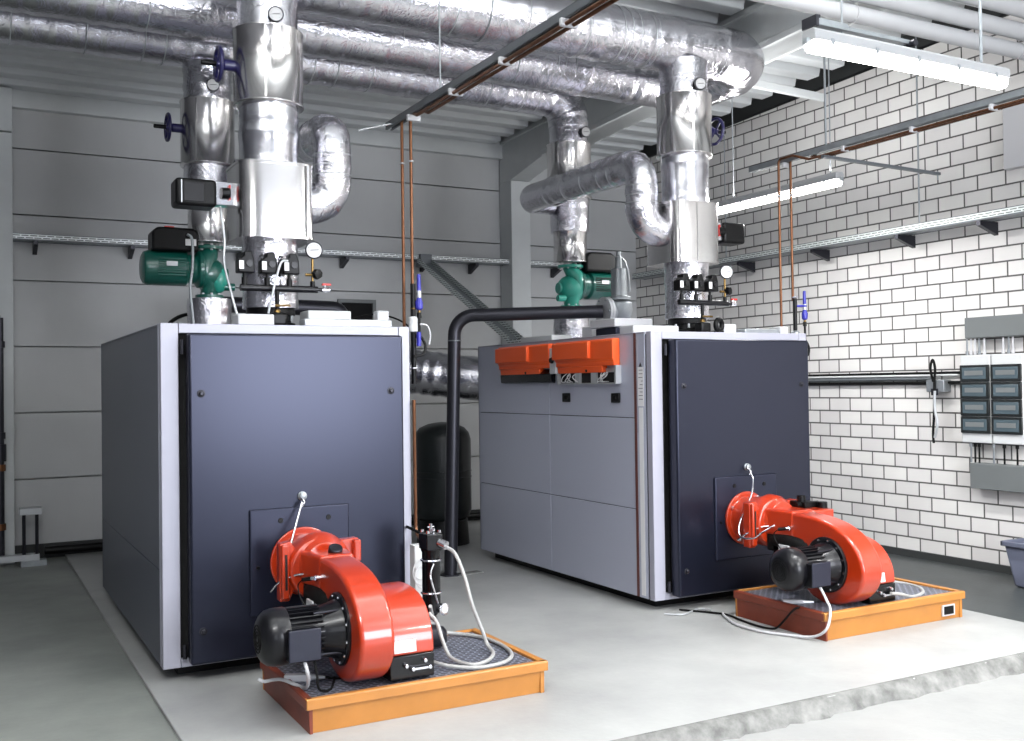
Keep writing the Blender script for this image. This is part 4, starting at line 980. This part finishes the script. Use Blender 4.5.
MB().box(4.0, 4.5, 3.75, 3.79, 3.41, 3.43).build('bar', 'galv', t)
mb = MB(); mb.cyl((3.83, 3.76, 3.43), (3.83, 3.76, 3.46), .012, 10); mb.box(3.765, 3.785, 3.71, 3.81, 3.385, 3.44); mb.cyl((4.50, 3.72, 3.41), (4.50, 3.80, 3.41), .018, 14); pieces(mb, 'clamp', 'steel_dark', t)
rod(6.32, 6.1, 3.315, ceil_z(5.98), 'thin rod above the near end of the lamp beside the brickwork', .005)
rod(6.32, 7.3, 3.315, ceil_z(7.3), 'thin rod above the far end of the lamp beside the brickwork', .005)
# unseen lamps added out of view for fill light
for k, (a, b_) in enumerate((((-.7, 2.3, 3.33), (.88, 2.3, 3.33)), ((3.9, .6, 3.33), (5.5, .6, 3.33)), ((6.32, 1.6, 3.26), (6.32, 3.2, 3.26)))):
    lamp(a, b_, ('added fill lamp, out of view on the left', 'added fill lamp, out of view in the middle', 'added fill lamp, out of view along the brick wall')[k])

M['white_pipe'] = mat('white_insulated_pipe', (150, 151, 153), .5)
for k, (y, z, r, lb) in enumerate(((4.80, 4.035, .056, 'lowest'), (4.76, 4.165, .060, 'middle'), (4.70, 4.305, .064, 'highest'))):
    t = thing('white_service_pipe', lb + ' of three white pipes crossing above the bright lamp at the top right', 'pipe', (5, y, z), 'white pipes under the roof')
    MB().cyl((1.5, y, z), (7.80, y, z), r, 28).build('pipe', 'white_pipe', t)
    for x in (6.9, 5.2, 3.2): MB().torus((x, y, z), (1, 0, 0), r+.002, .004, 28, 6).build('pipe_clamp', 'white_pipe', t)

# ------------------------------------------------------------------ cable trays
def tray_rail(name, a, b_, w, h, m, label, brackets, bdir, cover='slot_x'):
    a = Vector(a); b_ = Vector(b_); c = (a+b_)/2; t = thing(name, label, 'cable tray', tuple(c)); d = (b_-a).normalized(); L = (b_-a).length
    up = Vector((0, 0, 1)); sd = d.cross(up).normalized(); up2 = sd.cross(d).normalized()
    mb = MB(); mb.obox(c+sd*w/2, d, .003, h, L, up2); mb.build('slotted_side', m, t)
    mb = MB(); mb.obox(c-sd*w/2, d, .003, h, L, up2); mb.build('slotted_side', m, t)
    mb = MB(); mb.obox(c-up2*h/2, d, w, .003, L, up2); mb.build('tray_floor', 'galv', t)
    mb = MB(); mb.obox(c+sd*w/2-up2*h/2, d, .012, .012, L, up2); mb.obox(c-sd*w/2-up2*h/2, d, .012, .012, L, up2); mb.obox(c+sd*w/2+up2*h/2, d, .010, .006, L, up2); mb.obox(c-sd*w/2+up2*h/2, d, .010, .006, L, up2)
    mb.build('edge_fold', 'rail', t)
    for s_ in brackets:
        p = a+d*s_; bd = Vector(bdir)
        mb = MB(); q = p-Vector((0, 0, h/2+.008)); w0 = q+bd*(w/2+.05); w1 = q-bd*(w/2+.0)
        A = [w1+Vector((0, 0, 0)), w0, w0-Vector((0, 0, .11)), w1-Vector((0, 0, .035))]
        v0 = [mb.bm.verts.new(z-d*.02) for z in A]; v1 = [mb.bm.verts.new(z+d*.02) for z in A]
        for i in range(4): mb.bm.faces.new((v0[i], v0[(i+1) % 4], v1[(i+1) % 4], v1[i]))
        mb.bm.faces.new(v0[::-1]); mb.bm.faces.new(v1); mb.build('bracket', 'steel_dark', t)
    return t
tray_rail('cable_tray', (-3.0, 10.80, 3.09), (6.75, 10.80, 3.09), .16, .055, 'slot_x', 'slotted cable tray on brackets along the grey back wall', (3.62, 4.5, 5.6, 6.75, 7.72, 8.35, 9.5), (0, 1, 0))
tray_rail('cable_tray', (7.58, -2.0, 2.965), (7.58, 10.6, 2.965), .18, .06, 'slot_y', 'slotted cable tray on brackets along the white brick wall', (5.5, 6.35, 7.6, 8.45, 9.5, 10.6, 11.6), (1, 0, 0))
t = thing('cable_tray', 'slotted cable tray sloping from the back wall down to the right boiler', 'cable tray', (4.62, 9.5, 2.5))
a, b_ = Vector((4.66, 10.72, 3.06)), Vector((4.60, 8.42, 2.03)); d = (b_-a).normalized(); sd = d.cross(Vector((0, 0, 1))).normalized(); up2 = sd.cross(d)
for s_ in (-1, 1): MB().obox((a+b_)/2+sd*s_*.075, d, .004, .06, (b_-a).length, up2).build('slotted_side', 'slot_y', t)
MB().obox((a+b_)/2-up2*.028, d, .15, .004, (b_-a).length, up2).build('tray_floor', 'galv', t)
mb = MB(); mb.box(4.52, 4.68, 7.75, 8.45, 1.985, 1.99); mb.box(4.52, 4.524, 7.75, 8.45, 1.99, 2.03); mb.build('end_section', 'slot_y', t)
mb = MB(); mb.box(4.60, 4.74, 10.66, 10.80, 2.98, 3.12); mb.build('wall_joint', 'rail', t)

# ------------------------------------------------------------------ things at the back
t = thing('expansion_tank', 'dark grey cylindrical expansion tank on the floor between the boilers', 'tank', (4.31, 9.5, 0))
t.location = (4.31, 9.5, 0)
mb = MB(); mb.lathe((4.31, 9.5, .22), (0, 0, 1), [(0, .08), (.01, .20), (.06, .27), (.13, .295), (.84, .295), (.91, .275), (.96, .23), (1.0, .14), (1.015, .05), (1.02, 0)], 56); mb.build('vessel', 'tank', t, ang=60)
MB().lathe((4.31, 9.5, 0), (0, 0, 1), [(0, .27), (.25, .25), (.25, 0)], 40).build('foot_ring', 'black', t)
for z in (.68, .74): MB().torus((4.31, 9.5, z), (0, 0, 1), .296, .006, 56, 6).build('bead', 'tank', t)
mb = MB()
t = thing('flue_duct', 'large foil covered flue duct running behind and between the two boilers', 'duct', (4.0, 9.7, 1.8))
mb = MB(); foil_pipe(mb, [(2.55, 10.45, 1.98), (5.0, 8.95, 1.61)], .22, 81, .006, 48); mb.build('foil_wrap', 'foil', t)
t = thing('drain_pipe', 'dark horizontal pipe behind the top of the left boiler', 'pipe', (3.2, 9.5, 2.38))
MB().tube(arcpath([(1.9, 9.5, 2.39), (3.25, 9.5, 2.37), (3.3, 9.5, 1.9)], [.10], 6), .075, 24).build('pipe', 'steel_dark', t)
t = thing('small_stand', 'little grey metal stand on the floor by the left column', 'stand', (.55, 10.5, 0))
MB().box(.45, .64, 10.45, 10.62, .46, .52).build('top_plate', 'galv_light', t, bevel=.004)
for x in (.49, .60): MB().cyl((x, 10.53, -.02), (x, 10.53, .46), .016, 10).build('leg', 'steel_dark', t)
MB().box(.46, .68, 10.46, 10.6, -.02, .03).build('base', 'galv', t)
t = thing('wall_pipe', 'brown pipe with fittings rising up the left column', 'pipe', (.30, 10.6, 0))
MB().cyl((.30, 10.6, .08), (.30, 10.6, 2.30), .032, 18).cyl((.30, 10.6, 2.29), (.12, 10.6, 2.33), .032, 18).build('pipe', 'steel_dark', t)
for z in (2.05, 1.2, .9, .35): MB().cyl((.30, 10.6, z-.03), (.30, 10.6, z+.03), .045, 16).build('fitting', 'copper' if z < 1 else 'steel_dark', t)
MB().cyl((.30, 10.6, .96), (.30, 10.6, 1.12), .05, 16).build('valve', 'steel_dark', t)
MB().box(.22, .62, 10.5, 10.62, .03, .085).build('foot_bracket', 'galv_light', t)
t = thing('skirting_pipe', 'dark pipe running low along the foot of the back wall', 'pipe', (2.3, 10.7, 0))
MB().cyl((.68, 10.80, .07), (5.7, 10.80, .07), .04, 16).build('pipe', 'black', t)
t = thing('round_duct_cap', 'pale domed cover with black rim at the rear top of the left boiler', 'cover', (1.50, 8.35, 1.97))
MB().lathe((1.62, 8.33, 1.975), (0, 1, 0), [(0, .22), (.05, .22), (.05, 0)], 40).build('dome', 'cab', t)
MB().torus((1.62, 8.40, 1.975), (0, 1, 0), .235, .015, 40, 8).build('rim', 'black', t)

# ------------------------------------------------------------------ right wall equipment
def cabinet(y1, y0, label):
    X = 7.67; t = thing('distribution_box', label, 'fuse box', (7.7, (y0+y1)/2, 1.05), None)
    MB().box(X+.012, 7.80, y0, y1, 1.05, 1.81).build('case', 'cab', t, bevel=.008)
    for k in range(4):
        z0 = 1.135+.148*k
        f = MB().box(X-.006, X+.014, y0+.004, y1-.004, z0, z0+.144).build('window_frame', 'tank', t, bevel=.004)
        MB().box(X-.009, X-.005, y0+.028, y1-.028, z0+.022, z0+.122).build('window_pane', 'glass', f, bevel=.002)
        MB().box(X-.0105, X-.009, y0+.055, y1-.055, z0+.055, z0+.095).build('breaker_row', 'grey_duct', f)
    return t
cabinet(5.95, 5.66, 'fuse box with four dark windows on the brick wall, left of two')
cabinet(5.648, 5.36, 'fuse box with four dark windows on the brick wall, right of two')
def duct(y0, y1, z0, z1, label):
    o = MB().box(7.68, 7.80, y0, y1, z0, z1).build('wall_trunking', 'grey_duct', bevel=.006, origin=(7.7, (y0+y1)/2, z0)); tag(o, label, 'trunking')
duct(4.6, 5.90, 1.955, 2.135, 'grey trunking on the brick wall above the fuse boxes')
duct(4.6, 5.875, .655, .875, 'grey trunking on the brick wall below the fuse boxes')
for grp, z0, z1, ys, m in (('cable stubs above the fuse boxes', 1.81, 1.955, (5.90, 5.86, 5.82, 5.78, 5.73, 5.55, 5.50, 5.46), 'white'), ('cable stubs below the fuse boxes', .875, 1.05, (5.88, 5.84, 5.80, 5.66, 5.56, 5.44), 'rubber')):
    for k, y in enumerate(ys):
        o = MB().cyl((7.71, y, z0+.003), (7.71, y, z1-.003), .008, 8).cyl((7.71, y, z0+.003 if m == 'white' else z1-.035), (7.71, y, z0+.035 if m == 'white' else z1-.003), .014, 10).build('cable_stub', m if k % 3 else 'galv', origin=(7.71, y, z0))
        tag(o, ('short cable gland and lead between the upper trunking and the fuse boxes' if m == 'white' else 'short dark lead between the fuse boxes and the lower trunking'), 'cable', grp)
o = MB().box(7.72, 7.80, 4.7, 5.52, 3.36, 3.90).build('blank_panel', 'white', bevel=.006, origin=(7.76, 5.1, 3.36)); tag(o, 'blank white panel high on the brick wall at the right edge', 'panel')
t = thing('wall_bin', 'grey plastic bin on the dark floor at the right edge by the brick wall', 'bin', (7.48, 5.09, -.055))
mb = MB(); A = [(7.28, 4.9), (7.68, 4.9), (7.68, 5.28), (7.28, 5.28)]; Bv = [(7.34, 4.96), (7.62, 4.96), (7.62, 5.23), (7.34, 5.23)]
va = [mb.bm.verts.new((x, y, .30)) for x, y in A]; vb = [mb.bm.verts.new((x, y, -.055)) for x, y in Bv]
for i in range(4): mb.bm.faces.new((va[i], va[(i+1) % 4], vb[(i+1) % 4], vb[i]))
mb.bm.faces.new(vb)
bo = mb.build('bin_body', 'bin', t, bevel=.02); so = bo.modifiers.new('sol', 'SOLIDIFY'); so.thickness = .006
mb = MB(); mb.box(7.265, 7.695, 4.885, 4.91, .27, .31); mb.box(7.265, 7.695, 5.27, 5.295, .27, .31); mb.box(7.265, 7.29, 4.885, 5.295, .27, .31); mb.box(7.67, 7.695, 4.885, 5.295, .27, .31)
mb.build('bin_rim', 'bin', t, bevel=.006)
for y, z, r, m, l in ((7, 1.66, .014, 'rubber', 'upper black cable conduit along the brick wall'), (7, 1.615, .022, 'galv', 'thick grey conduit along the brick wall under the black one'), (7, 1.575, .012, 'rubber', 'lower thin black conduit along the brick wall'), (7, 1.64, .010, 'cab', 'thin pale conduit between the thicker ones on the brick wall')):
    x = 7.765 if m != 'cab' else 7.74
    yy = (9.5, 6.02) if m != 'galv' else (9.5, 6.32)
    o = MB().cyl((x, yy[0], z), (x, yy[1], z), r, 12).build('wall_conduit', m, origin=(x, 7.5, z)); tag(o, l, 'conduit')
t = thing('wall_junction_box', 'grey junction box under the conduits on the brick wall', 'junction box', (7.75, 6.24, 1.5))
MB().box(7.70, 7.80, 6.14, 6.33, 1.49, 1.60).build('case', 'galv', t, bevel=.006)
MB().box(7.69, 7.70, 6.2, 6.27, 1.46, 1.52).build('catch', 'steel_dark', t)
cable('hanging_strap', [(7.70, 6.25, 1.58), (7.69, 6.27, 1.70), (7.69, 6.245, 1.78), (7.69, 6.22, 1.70), (7.69, 6.23, 1.58), (7.69, 6.24, 1.3), (7.69, 6.255, 1.12), (7.69, 6.25, 1.03)], .011, 'rubber', 'black looped strap hanging from the wall conduits')
cable('chain_pull', [(7.68, 6.22, 1.50), (7.68, 6.225, 1.35), (7.68, 6.20, 1.2), (7.68, 6.23, 1.08)], .012, 'galv_light', 'pale cord hanging beside the black strap on the brick wall')

# ------------------------------------------------------------------ light
def area(name, loc, rot, sx, sy, power, col=(1, 1, 1)):
    l = bpy.data.lights.new(name, 'AREA'); l.shape = 'RECTANGLE'; l.size = sx; l.size_y = sy; l.energy = power; l.color = col
    o = bpy.data.objects.new(name, l); C.objects.link(o); o.location = loc; o.rotation_euler = rot; return o
for x, wd, pw in ((-1.5, 1.7, 45), (4.4, 3.3, 360)):  # area lights added behind the camera for fill and door reflections
    area('added_window_light', (x, -3.45, 2.15), (PI/2, 0, 0), wd, 2.8, pw, (.87, .91, 1))
area('added_hall_light', (.1, 2.3, 3.2), (0, 0, 0), 1.5, .1, 80)  # downward fills added under the unseen lamps
area('added_hall_light', (4.7, .6, 3.2), (0, 0, 0), 1.5, .1, 150)
area('added_hall_light', (6.3, 2.4, 3.15), (0, 0, 0), .1, 1.5, 70)
area('added_uplight', (6.32, 6.8, 3.34), (PI, 0, 0), .09, 1.5, 22)  # upward fills added to brighten roof and upper brickwork
area('added_uplight', (6.32, 2.4, 3.34), (PI, 0, 0), .09, 1.5, 30)
area('lamp_light', (4.5, 3.75, 3.24), (0, 0, 0), 1.5, .09, 55)
area('lamp_light', (6.32, 6.8, 3.18), (0, 0, 0), .09, 1.5, 45)

for x, y in ((-.8, 2.0), (2.2, 3.0), (4.7, 2.0)):  # more upward fills, added to brighten the roof deck
    area('added_uplight', (x, y, 3.45), (PI, 0, 0), 1.5, .12, 95)
for x in (-.6, 1.6, 3.6):  # unseen lamp row with upward fills, added for highlights on the foil pipes
    lamp((x, 4.2, 4.05), (x+1.5, 4.2, 4.05), 'added high fill lamp, out of view under the roof, %s' % {-.6: 'left one', 1.6: 'middle one', 3.6: 'right one'}[x])
    area('added_uplight', (x+.75, 4.2, 4.14), (PI+.25, 0, 0), 1.5, .12, 30)
w = bpy.data.worlds.new('World'); S.world = w; w.use_nodes = True
w.node_tree.nodes['Background'].inputs[0].default_value = (.85, .9, 1, 1)
w.node_tree.nodes['Background'].inputs[1].default_value = .5

# ------------------------------------------------------------------ camera
cam = bpy.data.cameras.new('camera'); co = bpy.data.objects.new('camera', cam); C.objects.link(co); S.camera = co
yaw, p, r = .495690, .0149084, -.0138670
right = Vector((math.cos(yaw), -math.sin(yaw), 0)); fwd = Vector((math.sin(yaw)*math.cos(p), math.cos(yaw)*math.cos(p), math.sin(p)))
up = right.cross(fwd); r2 = right*math.cos(r)+up*math.sin(r); u2 = -right*math.sin(r)+up*math.cos(r)
co.matrix_world = Matrix(((r2.x, u2.x, -fwd.x, 0), (r2.y, u2.y, -fwd.y, 0), (r2.z, u2.z, -fwd.z, 1.6), (0, 0, 0, 1)))
cam.sensor_width = 36; cam.sensor_fit = 'HORIZONTAL'; cam.lens = 1014.83/1024*36; cam.clip_start = .05; cam.clip_end = 100

for o in bpy.data.objects:
    if '_o' in o: del o['_o']
S.view_settings.view_transform = 'Standard'; S.view_settings.look = 'None'; S.view_settings.gamma = 1
S.view_settings.use_curve_mapping = False; S.view_settings.exposure = 0.62
